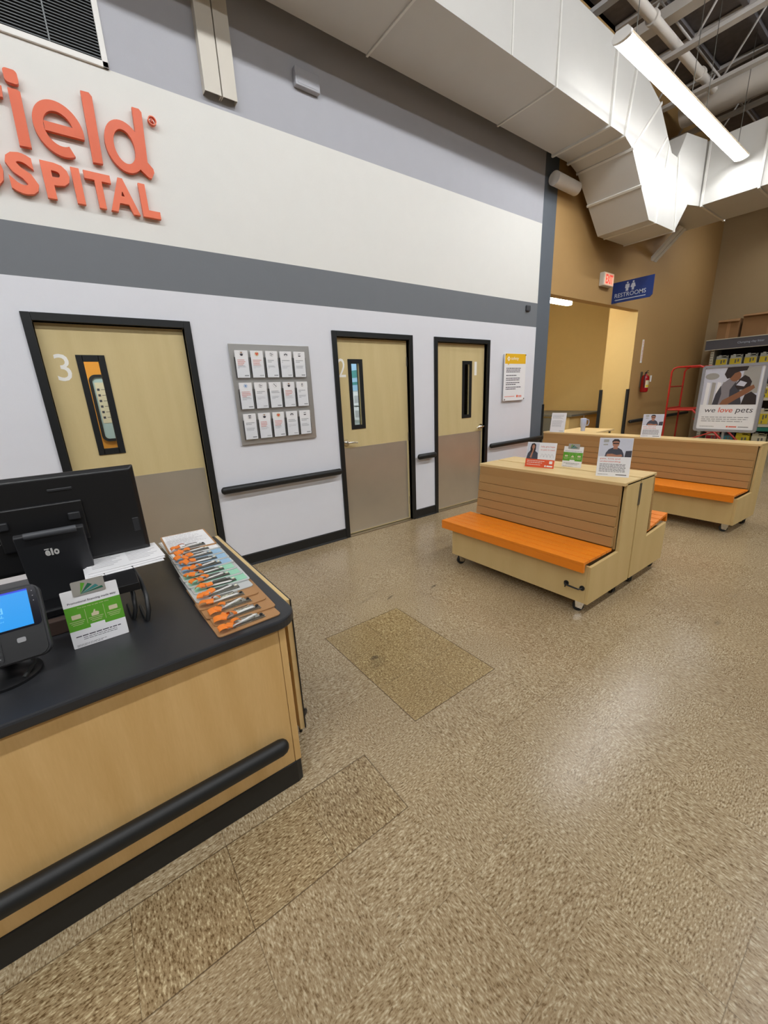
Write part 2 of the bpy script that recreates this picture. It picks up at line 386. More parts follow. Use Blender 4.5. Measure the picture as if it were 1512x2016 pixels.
# ================================================================ SETTING
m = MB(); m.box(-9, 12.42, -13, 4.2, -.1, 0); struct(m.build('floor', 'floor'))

# --- main wall: y = 0 faces the hall; door holes, painted zones
DOORS = [(3, -.399, 1.041, .07), (2, 1.942, 1.052, .07), (1, 3.335, 1.018, .07)]
FT = .052; DH = 2.180
m = MB()
xs = sorted([-9, -6, 5.385, 5.70]+[a+FT for _, a, w_, _ in DOORS]+[a+w_-FT for _, a, w_, _ in DOORS])
zs = [0, DH-FT, 2.392, 2.706, 3.693, 6.3]
for i in range(len(xs)-1):
    xa, xb = xs[i], xs[i+1]
    for j in range(len(zs)-1):
        za, zb = zs[j], zs[j+1]
        hole = any(xa >= a+FT-1e-4 and xb <= a+w_-FT+1e-4 for _, a, w_, _ in DOORS) and j == 0
        if hole: continue
        mi = {0: 0, 1: 0, 2: 1, 3: 2, 4: 3}[j]
        if xa >= 5.38: mi = 4
        m.box(xa, xb, 0, .14, za, zb, mi)
struct(m.build('wall_back', ['white_paint', 'band_paint', 'cream_paint', 'pale_grey_paint', 'slate_paint']))
# restroom side: header, wall to the corner
m = MB(); m.box(5.70, 8.633, 0, .14, 2.86, 6.3); m.box(8.633, 12.42, 0, .14, 0, 6.3)
struct(m.build('wall_restroom', 'tan_paint'))
m = MB(); m.box(8.63, 10.05, .14, .53, 0, 3.7); m.box(8.63, 8.633, .001, .14, 0, 2.86)
struct(m.build('wall_hallway_end', 'yellow_paint'))
m = MB(); m.box(10.05, 10.2, .53, 4.2, 0, 3.7); m.box(5.6, 10.2, 4.1, 4.2, 0, 3.7)
struct(m.build('wall_hallway', 'yellow_paint'))
m = MB(); m.box(5.6, 10.2, .14, 4.2, 3.7, 3.8); struct(m.build('ceiling_hallway', 'inner_white'))
m = MB(); m.box(12.42, 12.55, -13, .14, 0, 6.3); struct(m.build('wall_right', 'tan2_paint'))
# rooms behind the doors
m = MB()
m.box(-1.4, 5.6, 2.05, 2.15, 0, 2.7, 1); m.box(-1.5, -1.4, .14, 2.15, 0, 2.7, 0)
m.box(1.72, 1.82, .14, 2.05, 0, 2.7, 0); m.box(3.12, 3.22, .14, 2.05, 0, 2.7, 0); m.box(5.5, 5.7, .14, 4.2, 0, 3.7, 0)
m.box(3.22, 5.5, 2.04, 2.05, 0, 2.7, 0); m.box(1.82, 3.12, 2.04, 2.05, 0, 2.7, 0)
struct(m.build('wall_exam_rooms', ['inner_white', 'orange_paint']))
m = MB(); m.box(-1.5, 5.6, .14, 2.15, 2.7, 2.8); struct(m.build('ceiling_exam_rooms', 'inner_white'))
# ceiling deck and steel
m = MB(); m.box(-9, 12.55, -13, .14, 6.3, 6.45); struct(m.build('ceiling', 'deck'))
m = MB(); m.tube([(-4, -.42, 2.9), (-4, -.4, 2.9)], .01) if False else None
def joist(x, zb=5.55, zt=6.28, r=.03):
    b = MB(); b.box(x-.05, x+.05, -12.5, -.02, zb, zb+.045); b.box(x-.05, x+.05, -12.5, -.02, zt-.05, zt)
    y = -.1; up = True
    while y > -12.4:
        b.tube([(x, y, zb+.03 if up else zt-.03), (x, y-.45, zt-.03 if up else zb+.03)], .014, 5); y -= .45; up = not up
    o = b.build('ceiling_joist', 'joist'); o['kind'] = 'structure'; return o
for x in (2.4, 3.9, 5.35, 6.85, 7.95, 9.05, 10.3, 11.6): joist(x)
m = MB()
for k in range(22): m.box(-9, 12.4, -12.6+.6*k, -12.54+.6*k, 6.24, 6.3)
o = m.build('ceiling_ribs', 'deck'); o['kind'] = 'structure'

# baseboards
m = MB()
def bb(b, x0, x1): b.prism([(0, 0), (-.022, 0), (-.014, .02), (-.012, .108), (0, .115)], x0, x1, 'x')
bb(m, -6, -.399); bb(m, .642, 1.942); bb(m, 2.994, 3.335); bb(m, 4.353, 5.70); struct(m.build('baseboard_back', 'black_rubber'))
m = MB(); bb(m, 8.63, 12.4); struct(m.build('baseboard_restroom', 'black_rubber'))
# corner guards on the restroom opening
def guard(x0, x1, y0, y1, z1, lab):
    b = MB(); b.rbox(x0, x1, y0, y1, 0, z1, .004); tag(b.build('corner_guard', 'black_rubber'), lab, 'corner guard')
guard(8.585, 8.655, -.012, .03, 1.44, 'black corner guard on the right edge of the bright yellow pillar')
guard(8.60, 8.628, .50, .56, 1.44, 'black corner guard on the left edge of the bright yellow pillar')
guard(5.665, 5.712, -.012, .04, 1.29, 'black corner guard low on the slate wall end beside the restroom hall')

# --- doors
def door(n, x0, wd, handle_left, winx, num, numbox, hinge):
    root = thing('door_%d' % n, {3: 'pale wood door numbered 3 in a black frame behind the monitor', 2: 'pale wood door numbered 2 in a black frame right of the brochure rack', 1: 'pale wood door numbered 1 in a black frame, handle on its right'}[n], 'door', (0, 0, 0), kind='structure')
    x1 = x0+wd; a, b_ = x0+FT, x1-FT
    f = MB(); t = .018
    for q in ((x0, a), (b_, x1)): f.box(q[0], q[1], -t, .155, 0, DH)
    f.box(a, b_, -t, .155, DH-FT, DH)
    s = .02
    f.box(a, a+s, .085, .155, 0, DH-FT); f.box(b_-s, b_, .085, .155, 0, DH-FT); f.box(a, b_, .085, .155, DH-FT-s, DH-FT)
    f.build('door_frame', 'black_frame', root, bevel=.003)
    g = .004; L0, L1 = a+g, b_-g; y0, y1 = .038, .082; zt = DH-FT-g; zb = .018
    wx0, wx1, wz0, wz1 = winx[0]+.036, winx[1]-.038, 1.238, 1.882
    l = MB()
    l.box(L0, wx0, y0, y1, zb, zt); l.box(wx1, L1, y0, y1, zb, zt); l.box(wx0, wx1, y0, y1, zb, wz0); l.box(wx0, wx1, y0, y1, wz1, zt)
    l.build('door_leaf', 'door_wood', root)
    wf = MB(); X0, X1, Z0, Z1 = winx[0], winx[1], 1.20, 1.92
    for yy0, yy1 in ((y0-.007, y0+.004), (y1-.004, y1+.007)):
        wf.box(X0, wx0+.004, yy0, yy1, Z0, Z1); wf.box(wx1-.004, X1, yy0, yy1, Z0, Z1); wf.box(wx0, wx1, yy0, yy1, Z0, wz0+.004); wf.box(wx0, wx1, yy0, yy1, wz1-.004, Z1)
    wf.build('window_frame', 'black_frame', root)
    MB().box(wx0, wx1, .058, .062, wz0, wz1).build('pane', 'glass', root)
    MB().box(L0+.012, L1-(.03 if n < 3 else .012), y0-.002, y0, .03, 1.005).build('kick_plate', 'kick_steel', root)
    MB().box(a, b_, -.02, .12, 0, .012).build('threshold', 'steel', root)
    hx = L0+.055 if handle_left else L1-.055; sgn = 1 if handle_left else -1
    h = MB(); h.tube([(hx, y0, 1.065), (hx, y0-.012, 1.065)], .036, 20); h.tube([(hx, y0-.01, 1.065), (hx, y0-.052, 1.065)], .012, 12)
    h.tube([(hx-.01*sgn, y0-.052, 1.065), (hx+.03*sgn, y0-.056, 1.066), (hx+.075*sgn, y0-.054, 1.063), (hx+.118*sgn, y0-.046, 1.058)], [.013, .012, .010, .008], 10)
    h.build('handle', 'chrome', root)
    if hinge:
        hb = MB()
        xx = b_-.006 if handle_left else a+.006
        for z in (.25, 1.05, 1.9): hb.tube([(xx, y0-.004, z-.05), (xx, y0-.004, z+.05)], .007, 8)
        hb.build('hinges', 'dull_metal', root)
    t_ = MB().text(num, numbox[0], numbox[1], numbox[2], numbox[3], y0-.0005, .001, bold=.0)
    t_.build('number', 'number', root)
    return root
door(3, -.399, 1.041, True, (-.157+.0, .018), '3', (-.285, -.200, 1.742, 1.925), False)
door(2, 1.942, 1.052, True, (2.135, 2.318), '2', (2.018, 2.105, 1.742, 1.925), True)
door(1, 3.335, 1.018, False, (3.872, 4.052), '1', (4.105, 4.150, 1.742, 1.912), True)

# things seen through the door windows
rt = thing('wall_mirror', 'black-framed mirror with a pale chart, seen through the window of door 3', 'mirror', (0, 2.05, 0))
pf = rrect(-.045, .62, 1.16, 1.905, .07); pi_ = rrect(-.015, .585, 1.19, 1.875, .045)
n = len(pf); b = MB(); vs = [(x, -.03, z) for x, z in pf]+[(x, -.03, z) for x, z in pi_]+[(x, -.001, z) for x, z in pf]+[(x, -.001, z) for x, z in pi_]
fs = []
for i in range(n):
    j = (i+1) % n; fs += [(i, j, n+j, n+i), (2*n+i, 3*n+i, 3*n+j, 2*n+j), (i, 2*n+i, 2*n+j, j), (n+i, n+j, 3*n+j, 3*n+i)]
b.add(vs, fs).build('frame', 'black_frame', rt)
MB().prism(pi_, -.012, -.001).build('mirror_glass', 'mirror', rt)
MB().box(.0, .40, -.016, -.013, 1.37, 1.82).build('chart', 'jug_cream', rt)
b = MB()
for k in range(6): b.box(.012, .036, -.0175, -.016, 1.42+.062*k, 1.445+.062*k); b.box(.05, .3, -.0175, -.016, 1.43+.062*k, 1.435+.062*k)
b.build('chart_printing', 'ink', rt)
b = MB(); b.box(-1.3, 1.6, 1.75, 2.04, .95, .99); b.box(-1.3, 1.6, 1.78, 2.04, 0, .95)
tag(b.build('exam_counter', 'laminate'), 'counter with a dark top inside the room behind door 3', 'counter')
rt = thing('wall_poster', 'pale blue poster hanging inside the room behind door 2', 'poster', (3.11, 1.2, 0))
MB().box(-.006, -.001, -.25, .55, 1.62, 2.0).build('sheet', 'blue_paper', rt)
b = MB(); b.box(-.008, -.006, .0, .3, 1.7, 1.74); b.box(-.008, -.006, .05, .35, 1.8, 1.9); b.build('printing', 'teal_print', rt)
rt = thing('leaflet_holder', 'white leaflet holder of two tiers inside the room behind door 2', 'leaflet holder', (3.11, 1.2, 0))
for k in range(2): MB().box(-.04, -.001, -.25, .55, 1.20+.21*k, 1.39+.21*k).build('tier', 'paper', rt)
b = MB()
for k in range(2):
    for q in range(5): MB().box(-.042, -.04, -.2+.15*q, -.1+.15*q, 1.24+.21*k, 1.34+.21*k).build('leaflet', 'print_light', rt)
rt = thing('wall_poster', 'white notice with small pictures inside the room behind door 1', 'poster', (5.49, 1.4, 0))
MB().box(-.006, -.001, -.6, .4, 1.25, 1.6).build('sheet', 'jug_cream', rt)
b = MB()
for k in range(6): b.box(-.008, -.006, -.5+.15*k, -.42+.15*k, 1.3+.03*(k % 2), 1.5)
b.build('printing', 'red_ink', rt)
for (xa, xb), lab in (((-.8, .4), 'behind the leftmost door'), ((2.1, 2.9), 'behind the middle door'), ((3.7, 4.9), 'behind the rightmost door')):
    rt = thing('ceiling_light', 'ceiling light of the room '+lab, 'light', (0, 0, 0))
    MB().box(xa, xb, .8, 1.4, 2.66, 2.698).build('frame', 'white_plastic', rt)
    MB().box(xa+.03, xb-.03, .83, 1.37, 2.652, 2.66).build('diffuser', 'room_lens', rt)

# --- handrails on the walls
def rail(x0, x1, z, lab, y=0.0):
    rt = thing('bumper_rail', lab, 'handrail', ((x0+x1)/2, y, z), group='bumper rails on the walls'); L = (x1-x0)/2
    b = MB(); N = 16; prof = [(-.052+.028*math.cos(t)*1.0, .034*math.sin(t)) for t in [2*PI*i/N for i in range(N)]]
    b.loft([[(xx, -.052+(p[0]+.052)*s_, p[1]*s_) for p in prof] for xx, s_ in ((-L, .35), (-L+.006, .7), (-L+.02, 1), (L-.02, 1), (L-.006, .7), (L, .35))], smooth=True)
    b.build('rail', 'black_rubber', rt)
    n_ = max(2, int(2*L/.6)+1)
    for i in range(n_):
        xx = -L+.07+(2*L-.14)*i/(n_-1); MB().box(xx-.02, xx+.02, -.035, -.001, -.014, .014).build('bracket', 'black_rubber', rt)
rail(.665, 1.915, .782, 'black bumper rail under the brochure rack between doors 3 and 2')
rail(3.01, 3.312, .795, 'short black bumper rail between doors 2 and 1')
rail(4.37, 5.66, .782, 'black bumper rail below the yellow and white safety sign')
rail(8.72, 11.9, .80, 'black bumper rail on the tan wall below the fire extinguisher')
rt = thing('bumper_rail', 'black bumper rail on the far wall inside the restroom hall', 'handrail', (10.05, 2.3, .8), group='bumper rails on the walls')
b = MB().tube([(-.05, -1.6, 0), (-.05, 1.7, 0)], .034, 12); b.build('rail', 'black_rubber', rt)
for yy in (-1., 1.): MB().box(-.03, -.001, yy, yy+.04, -.014, .014).build('bracket', 'black_rubber', rt)

# ================================================================ SIGN LETTERS
sg = thing('wall_sign', 'orange raised letters of a hospital sign on the cream wall above the doors', 'sign', (0, 0, 3.1))
def L3(ch, x0, x1, z0, z1, mt, bold, d=.028):
    b = MB(); b.text(ch, x0, x1, z0-3.1, z1-3.1, -.012, d, bold=.04)
    o = b.build('letter', mt, sg); return o
YF = 0
BL = .022
def solid(poly, mt='letter'): MB().prism([(u, v-3.1) for u, v in poly], -.04, -.012).build('letter', mt, sg)
# f (mostly outside the picture)
solid([(-.36, 3.118), (-.30, 3.118), (-.305, 3.345), (-.203, 3.345), (-.196, 3.402), (-.31, 3.402), (-.30, 3.44), (-.27, 3.46), (-.192, 3.452), (-.186, 3.505), (-.27, 3.515), (-.34, 3.49), (-.368, 3.44), (-.372, 3.402), (-.42, 3.402), (-.42, 3.345), (-.365, 3.345)])
b = MB(); b.prism([(u, v-3.1) for u, v in [(-.179, 3.116), (-.121, 3.118), (-.112, 3.398), (-.125, 3.405), (-.170, 3.403)]], -.04, -.012)
b.prism([(u, v-3.1) for u, v in rrect(-.174, -.108, 3.431, 3.500, .018, 4)], -.04, -.012); b.build('letter', 'letter', sg)
def ring_letter(cx, cz, rx, rz, ix, iz, a0=0, a1=360, N=40):
    """thick elliptical stroke between angles, as one outline"""
    out = [(cx+rx*math.cos(math.radians(a0+(a1-a0)*i/N)), cz+rz*math.sin(math.radians(a0+(a1-a0)*i/N))-3.1) for i in range(N+1)]
    inn = [(cx+ix*math.cos(math.radians(a0+(a1-a0)*i/N)), cz+iz*math.sin(math.radians(a0+(a1-a0)*i/N))-3.1) for i in range(N+1)]
    vs = [(u, -.04, v) for u, v in out]+[(u, -.04, v) for u, v in inn]+[(u, -.012, v) for u, v in out]+[(u, -.012, v) for u, v in inn]; n = N+1; fs = []
    for i in range(N): fs += [(i, i+1, n+i+1, n+i), (2*n+i, 3*n+i, 3*n+i+1, 2*n+i+1), (i, 2*n+i, 2*n+i+1, i+1), (n+i, n+i+1, 3*n+i+1, 3*n+i)]
    fs += [(0, n, 3*n, 2*n), (N, 2*n+N, 3*n+N, n+N)]
    return vs, fs
b = MB(); b.add(*ring_letter(.045, 3.258, .130, .147, .078, .092, -6, 296)); b.prism([(u, v-3.1) for u, v in [(-.03, 3.235), (.172, 3.235), (.175, 3.262), (.168, 3.285), (-.03, 3.285)]], -.039, -.013)
b.build('letter', 'letter', sg)
solid([(.195, 3.12), (.252, 3.124), (.264, 3.49), (.25, 3.508), (.205, 3.505)])
b = MB(); b.add(*ring_letter(.402, 3.258, .114, .149, .062, .098)); b.prism([(u, v-3.1) for u, v in [(.478, 3.19), (.530, 3.19), (.546, 3.49), (.532, 3.506), (.490, 3.505)]], -.0395, -.0125)
b.prism([(u, v-3.1) for u, v in [(.478, 3.20), (.530, 3.20), (.560, 3.168), (.563, 3.145), (.540, 3.106), (.522, 3.108), (.470, 3.15)]], -.0392, -.0122)
b.build('letter', 'letter', sg)
b = MB(); b.add(*ring_letter(.607, 3.463, .027, .027, .021, .021)); b.text('R', .600, .615, 3.452-3.1, 3.475-3.1, -.0125, .0275); b.build('registered_mark', 'letter_light', sg)
for ch, x0, x1, z0, z1 in (('O', -.475, -.290, 2.855, 3.075), ('S', -.272, -.130, 2.857, 3.077), ('P', -.098, .043, 2.861, 3.064), ('I', .058, .104, 2.861, 3.064), ('T', .126, .275, 2.859, 3.063), ('A', .247, .424, 2.857, 3.064), ('L', .442, .556, 2.857, 3.060)):
    L3(ch, x0, x1, z0, z1, 'letter_light', .035)

# ================================================================ HIGH WALL ITEMS
vt = thing('return_air_grille', 'large grey louvered air grille high on the wall above the sign letters', 'vent', (0, 0, 3.69))
x0, x1, z0, z1 = -1.0, .401, 0.0, .86
b = MB(); w_ = .034
b.box(x0, x1, -.016, 0, z0, z0+w_); b.box(x0, x1, -.016, 0, z1-w_, z1); b.box(x0, x0+w_, -.016, 0, z0, z1); b.box(x1-w_, x1, -.016, 0, z0, z1)
b.build('frame', 'white_plastic', vt, bevel=.003)
MB().box(x0+w_, x1-w_, -.002, -.0005, z0+w_, z1-w_).build('backing', 'vent_dark', vt)
b = MB(); z = z0+w_+.006
while z < z1-w_-.01: b.add([(x0+w_, -.014, z), (x1-w_, -.014, z), (x1-w_, -.003, z+.011), (x0+w_, -.003, z+.011), (x0+w_, -.013, z-.0015), (x1-w_, -.013, z-.0015), (x1-w_, -.002, z+.0095), (x0+w_, -.002, z+.0095)], [(0, 1, 2, 3), (7, 6, 5, 4), (0, 4, 5, 1), (1, 5, 6, 2), (2, 6, 7, 3), (3, 7, 4, 0)]); z += .0165
b.build('louvers', 'louver', vt)
b = MB()
for xx in (-.45, .10): b.box(xx-.004, xx+.004, -.0165, -.002, z0+w_, z1-w_)
b.build('mullion', 'louver', vt)
for xa, xb, nm in ((.998, 1.118, 'left'), (1.127, 1.236, 'right')):
    b = MB(); b.box(xa, xb, -.062, -.058, 3.745, 6.2); b.box(xa, xa+.004, -.058, -.001, 3.745, 6.2); b.box(xb-.004, xb, -.058, -.001, 3.745, 6.2)
    tag(b.build('support_channel', 'beige_metal'), 'cream steel channel running up the wall behind the duct, %s one of the pair' % nm, 'channel')
b = MB(); b.rbox(1.757, 1.985, -.05, 0, 4.03, 4.155, .008); b.box(1.775, 1.967, -.052, -.05, 4.045, 4.14)
tag(b.build('junction_box', 'pale_grey_paint'), 'small grey square box high on the grey wall below the duct', 'box')
b = MB(); b.rbox(5.10, 5.19, -.03, 0, 2.585, 2.66, .01)
tag(b.build('wall_sensor', 'mid_plastic'), 'tiny grey sensor at the right end of the dark grey wall band', 'sensor')

# ================================================================ DUCTS
YO, YI = -.825, -.125
dt = thing('air_duct', 'long pale rectangular air duct along the wall, dipping steeply at its right end', 'duct', (0, 0, 0))
def lp(xb, zb, xt, zt): return [(xb, YO, zb), (xb, YI, zb), (xt, YI, zt), (xt, YO, zt)]
b = MB(); b.loft([lp(-6, 4.405, -6, 5.185), lp(5.735, 4.41, 5.85, 5.185)]); b.build('duct_run', 'duct', dt)
b = MB(); b.loft([lp(5.735, 4.41, 5.85, 5.185), lp(5.95, 4.344, 6.55, 4.99), lp(6.643, 3.705, 7.10, 4.584), lp(7.54, 3.72, 7.30, 4.584), lp(7.89, 4.13, 7.52, 4.93), lp(8.345, 4.20, 8.30, 5.05)]); b.build('duct_offset', 'duct', dt)
def flange(xb, zb, xt, zt, t=.022, w_=.03, wide=False):
    d = Vector((xt-xb, 0, zt-zb)).normalized(); nrm = Vector((d.z, 0, -d.x))*w_/2
    a = Vector((xb, 0, zb))-d*t; c_ = Vector((xt, 0, zt))+d*t; y0, y1 = YO-t, YI+t*.5
    ring = lambda s_: [(a+nrm*s_)+Vector((0, y0, 0)), (a+nrm*s_)+Vector((0, y1, 0)), (c_+nrm*s_)+Vector((0, y1, 0)), (c_+nrm*s_)+Vector((0, y0, 0))]
    MB().loft([ring(-1), ring(1)]).build('flange', 'duct_seam', dt)
for x in (-3.2, -.5, 2.44, 4.235): flange(x, 4.41, x, 5.185, .014, .02)
flange(5.345, 4.41, 5.345, 5.185, .026, .035); flange(5.71, 4.41, 5.84, 5.17, .024, .035); flange(5.95, 4.344, 6.57, 4.97, .018, .028)
flange(6.288, 4.03, 6.86, 4.68, .016, .028); flange(6.85, 3.71, 6.98, 4.62, .012, .024); flange(7.52, 3.72, 7.33, 4.60, .014, .024)
b = MB(); b.box(3.52, 3.535, YO-.008, YO, 4.405, 5.185); b.build('seam_strip', 'duct_seam', dt)
d2 = thing('air_duct', 'pale rectangular air duct crossing at the upper right, behind the strip light', 'duct', (0, 0, 0))
MB().box(8.35, 9.45, -12.4, -.125, 4.2, 5.05).build('duct_run', 'duct', d2)
for y in (-.86, -1.55, -3.2, -4.8, -6.4):
    b = MB(); t = .022; b.box(8.35-t, 9.45+t, y-.014, y+.014, 4.2-t, 5.05+t); b.build('flange', 'duct_seam', d2)
b = MB(); b.tube([(5.45, -.095, 4.195), (6.0, -.095, 4.19)], .082, 20); tag(b.build('drain_pipe', 'pipe'), 'short pale pipe behind the dipping duct at the slate wall end', 'pipe')
for dx, nm in ((0, 'left'), (.13, 'right')):
    b = MB(); p0 = Vector((8.93+dx, -.005, 3.715)); p1 = Vector((8.93+dx-.0, -.43, 4.13)); d = (p1-p0).normalized(); q = Vector((0, d.z, -d.y))
    b.loft([[p+Vector((-.05, 0, 0)), p+Vector((.05, 0, 0)), p+Vector((.05, 0, 0))+q*.05, p+Vector((-.05, 0, 0))+q*.05] for p in (p0, p1)])
    tag(b.build('duct_brace', 'white_plastic'), 'white diagonal brace from the tan wall up to the crossing duct, %s of two' % nm, 'brace')
b = MB(); b.tube([(3.2, -.78, 5.70), (8.36, -.78, 5.70)], .055, 14)
for x in (4.6, 6.2, 7.8): b.tube([(x-.03, -.78, 5.70), (x+.03, -.78, 5.70)], .075, 14)
tag(b.build('sprinkler_pipe', 'pipe'), 'pale pipe running above the strip light parallel to the wall', 'pipe')
b = MB(); b.tube([(8.65, -.3, 5.72), (8.65, -12.3, 5.72)], .20, 24); tag(b.build('round_duct', 'pipe'), 'thick round pale duct crossing the ceiling at the upper right', 'duct')
b = MB(); b.box(6.62, 6.80, -12.3, -.1, 5.88, 6.0); tag(b.build('ceiling_beam', 'pipe'), 'wide pale steel beam crossing the ceiling above the strip light', 'beam')
b = MB(); b.tube([(7.55, -1.98, 5.42), (8.3, -2.33, 5.42)], .03, 8); b.tube([(7.55, -1.98, 5.42), (7.50, -1.98, 6.2)], .03, 8); tag(b.build('branch_pipe', 'pipe'), 'thin branch pipe slanting across the ceiling joists', 'pipe')
for k, (xx, yy) in enumerate(((9.9, -1.3), (10.9, -2.6))):
    b = MB(); b.tube([(xx, yy, 5.3), (xx+.1, yy-.6, 5.36), (xx+.3, yy-1.4, 5.3), (xx, yy-2.4, 5.38)], .02, 6)
    tag(b.build('cable', 'joist'), ('cable sagging below the joists near the round duct', 'cable sagging below the joists at the far right')[k], 'cable')

# ================================================================ STRIP LIGHTS
LAB = {2: 'bright white strip light above the duct, nearer half of the joined pair', 3: 'bright white strip light above the duct, farther half of the joined pair'}
def strip(xa, xb, y, z, label, caps=(True, True), lens='lens', turn=0, wire=1.3):
    rt = thing('strip_light', label, 'light', ((xa+xb)/2, y, z), (turn, 0, 0), group='strip lights hanging from the ceiling'); L = (xb-xa)/2
    R = .082; prof = [(R*math.sin(t), -R*.34*math.cos(t)) for t in [-PI/2+PI*i/12 for i in range(13)]]
    b = MB(); b.loft([[(xx, p[0], p[1]) for p in prof] for xx in (-L+.004, L-.004)]); b.build('diffuser', lens, rt)
    h = MB(); h.loft([[(xx, u, v) for u, v in ((-.084, .001), (-.084, .022), (-.05, .062), (.05, .062), (.084, .022), (.084, .001))] for xx in (-L, L)]); h.build('housing', 'lens_warm', rt)
    for sgn, on in ((-1, caps[0]), (1, caps[1])):
        if on:
            c_ = MB(); c_.loft([[(sgn*(L+dx), u*1.04, v*1.04) for u, v in [(-.084, .022), (-.05, .062), (.05, .062), (.084, .022)]+[(p[0], p[1]) for p in reversed(prof)]] for dx in (0, .035)]); c_.build('end_cap', 'white_plastic', rt)
    if label == LAB[2]:
        MB().loft([[(xx, p[0]*1.03, p[1]*1.05) for p in prof] for xx in (L-.001, L+.012)]).build('joint_clip', 'dull_metal', rt)
    for sgn in (-.75, .75):
        MB().tube([(sgn*L, 0, .06), (sgn*L, 0, .06+wire)], .004, 6).build('hanger_wire', 'dull_metal', rt)
for i, (xa, xb) in enumerate(STRIPS):
    strip(xa, xb, ROW_Y, ROW_Z, LAB.get(i, 'strip light of the row along the wall, %s from the left' % ['first', 'second', 'third', 'fourth', 'last'][i]), (i % 2 == 0, i % 2 == 1 or i == 4))
for r, (yy, zz, td, ln) in enumerate(ADDED_ROWS):  # added rows out of view, tilted to set the duct shadow and fill
    for i in range(4):
        strip(-7.8+4.15*i, -4.05+4.15*i, yy, zz, 'added unseen strip light behind the viewer, %s from the left in the %s row' % (['first', 'second', 'third', 'fourth'][i], ['nearer', 'farther'][r]), lens=ln, turn=math.radians(td), wire=.12)
rt = thing('hall_light', 'bright white hanging light inside the restroom hall', 'light', (7.2, 1.05, 3.08))
MB().rbox(-.85, .85, -.06, .06, 0, .07, .02).build('diffuser', 'hall_lens', rt)
MB().box(-.86, .86, -.065, .065, .07, .10).build('housing', 'white_plastic', rt)
for s_ in (-.6, .6): MB().tube([(s_, 0, .1), (s_, 0, .62)], .004, 6).build('hanger_wire', 'dull_metal', rt)

# ================================================================ COUNTER
ct = thing('service_counter', 'maple laminate counter with a black worktop, black kick base and black bumper rail', 'counter', (0, -1.87, 0))
def cb(): return MB()
OY = 1.87
b = cb(); b.box(-3.2, .200, -2.434+OY, -1.30+OY, .108, .742); b.build('body', 'counter_wood', ct)
b = cb(); b.box(.202, .228, -2.436+OY, -1.30+OY, .108, .742); b.build('end_panel', 'counter_wood', ct, bevel=.002)
b = cb(); pts = [(-3.2, -1.30), (-3.2, -2.437), (.205, -2.440), (.226, -2.432), (.234, -2.41), (.234, -1.30)]
b.prism([(u, v+OY) for u, v in pts], 0, .108, 'z'); b.build('kick_base', 'black_rubber', ct, bevel=.003)
pts = [(-3.2, -1.28), (-3.2, -2.462)]+[(.195+.09*math.sin(t), -2.372-.09*math.cos(t)) for t in [PI/2*i/10 for i in range(11)]]+[(.285, -1.28)]
b = cb(); b.prism([(u, v+OY) for u, v in pts], .742, .780, 'z'); b.build('worktop', 'laminate', ct, bevel=.008)
b = cb(); N = 16; prof = [(.030*math.cos(2*PI*i/N), .033*math.sin(2*PI*i/N)) for i in range(N)]
b.loft([[(xx, -2.452-.012+OY+p[0]*s_, .243+p[1]*s_) for p in prof] for xx, s_ in ((-3.2, 1), (.140, 1), (.158, .85), (.168, .55), (.172, .2))], smooth=True); b.build('bumper_rail', 'black_rubber', ct)
b = cb(); b.box(.293, .314, -2.29+OY, -1.22+OY, .10, .757); b.build('flap_panel', 'edge_wood', ct)
b = cb(); b.box(.3142, .319, -2.295+OY, -1.22+OY, .10, .757); b.box(.228, .293, -2.26+OY, -2.2+OY, .40, .44); b.box(.228, .293, -1.5+OY, -1.4+OY, .40, .44); b.build('flap_bracket', 'black_plastic', ct)
b = cb(); b.tube([(.319, -2.25+OY, .16), (.334, -2.27+OY, .16)], .016, 10); b.tube([(.319, -2.2+OY, .06), (.334, -2.22+OY, .06)], .014, 10); b.tube([(.326, -2.2+OY, .0), (.326, -2.2+OY, .12)], .008, 8); b.build('flap_latch', 'black_plastic', ct)
ZT = .7805

# --- touch monitor (seen from behind)
mo = thing('touch_monitor', 'large black touch monitor seen from behind on the counter, grey brand letters on its stand', 'monitor', (-.41, -1.80, ZT))
def mloc(b, name, mt, **k): return b.build(name, mt, mo, **k)
RX = Matrix.Translation((0, .09, .345)) @ Matrix.Rotation(math.radians(-3), 4, 'X')
b = MB(); hw, hh = .322, .187
b.loft([[(sx*(hw-q), yy, sz*(hh-q)) for sx, sz in ((-1, -1), (1, -1), (1, 1), (-1, 1))] for yy, q in ((.022, .004), (.008, 0), (-.006, 0), (-.020, .016))], M4=RX); mloc(b, 'housing', 'black_plastic', bevel=.004)
b = MB(); b.box(-hw+.01, hw-.01, .022, .0235, -hh+.01, hh-.01, M4=RX); mloc(b, 'screen', 'bezel')
b = MB(); b.rbox(-.15, .12, -.035, -.019, -.09, .075, .006, M4=RX); mloc(b, 'rear_cover', 'black_plastic')
for u0, u1, v in ((-.28, -.2, .118), (.02, .10, .118)): b = MB(); b.rbox(u0, u1, -.024, -.018, v, v+.012, .003, M4=RX); mloc(b, 'vent_slot', 'dark_plastic')
b = MB(); b.rbox(.275, .30, -.022, -.010, -.10, -.04, .003, M4=RX); mloc(b, 'side_cover', 'dark_plastic')
for u in (-.135, .085): b = MB(); b.rbox(u-.02, u+.02, -.05, -.03, .0, .03, .004, M4=RX); mloc(b, 'hinge_mount', 'dark_plastic')
b = MB(); b.box(-.25, -.155, -.022, -.0205, -.055, -.015, M4=RX); mloc(b, 'sticker', 'white_plastic')
b = MB(); b.box(-.195, -.165, -.0228, -.022, -.05, -.02, M4=RX); mloc(b, 'sticker_print', 'paper_grey')
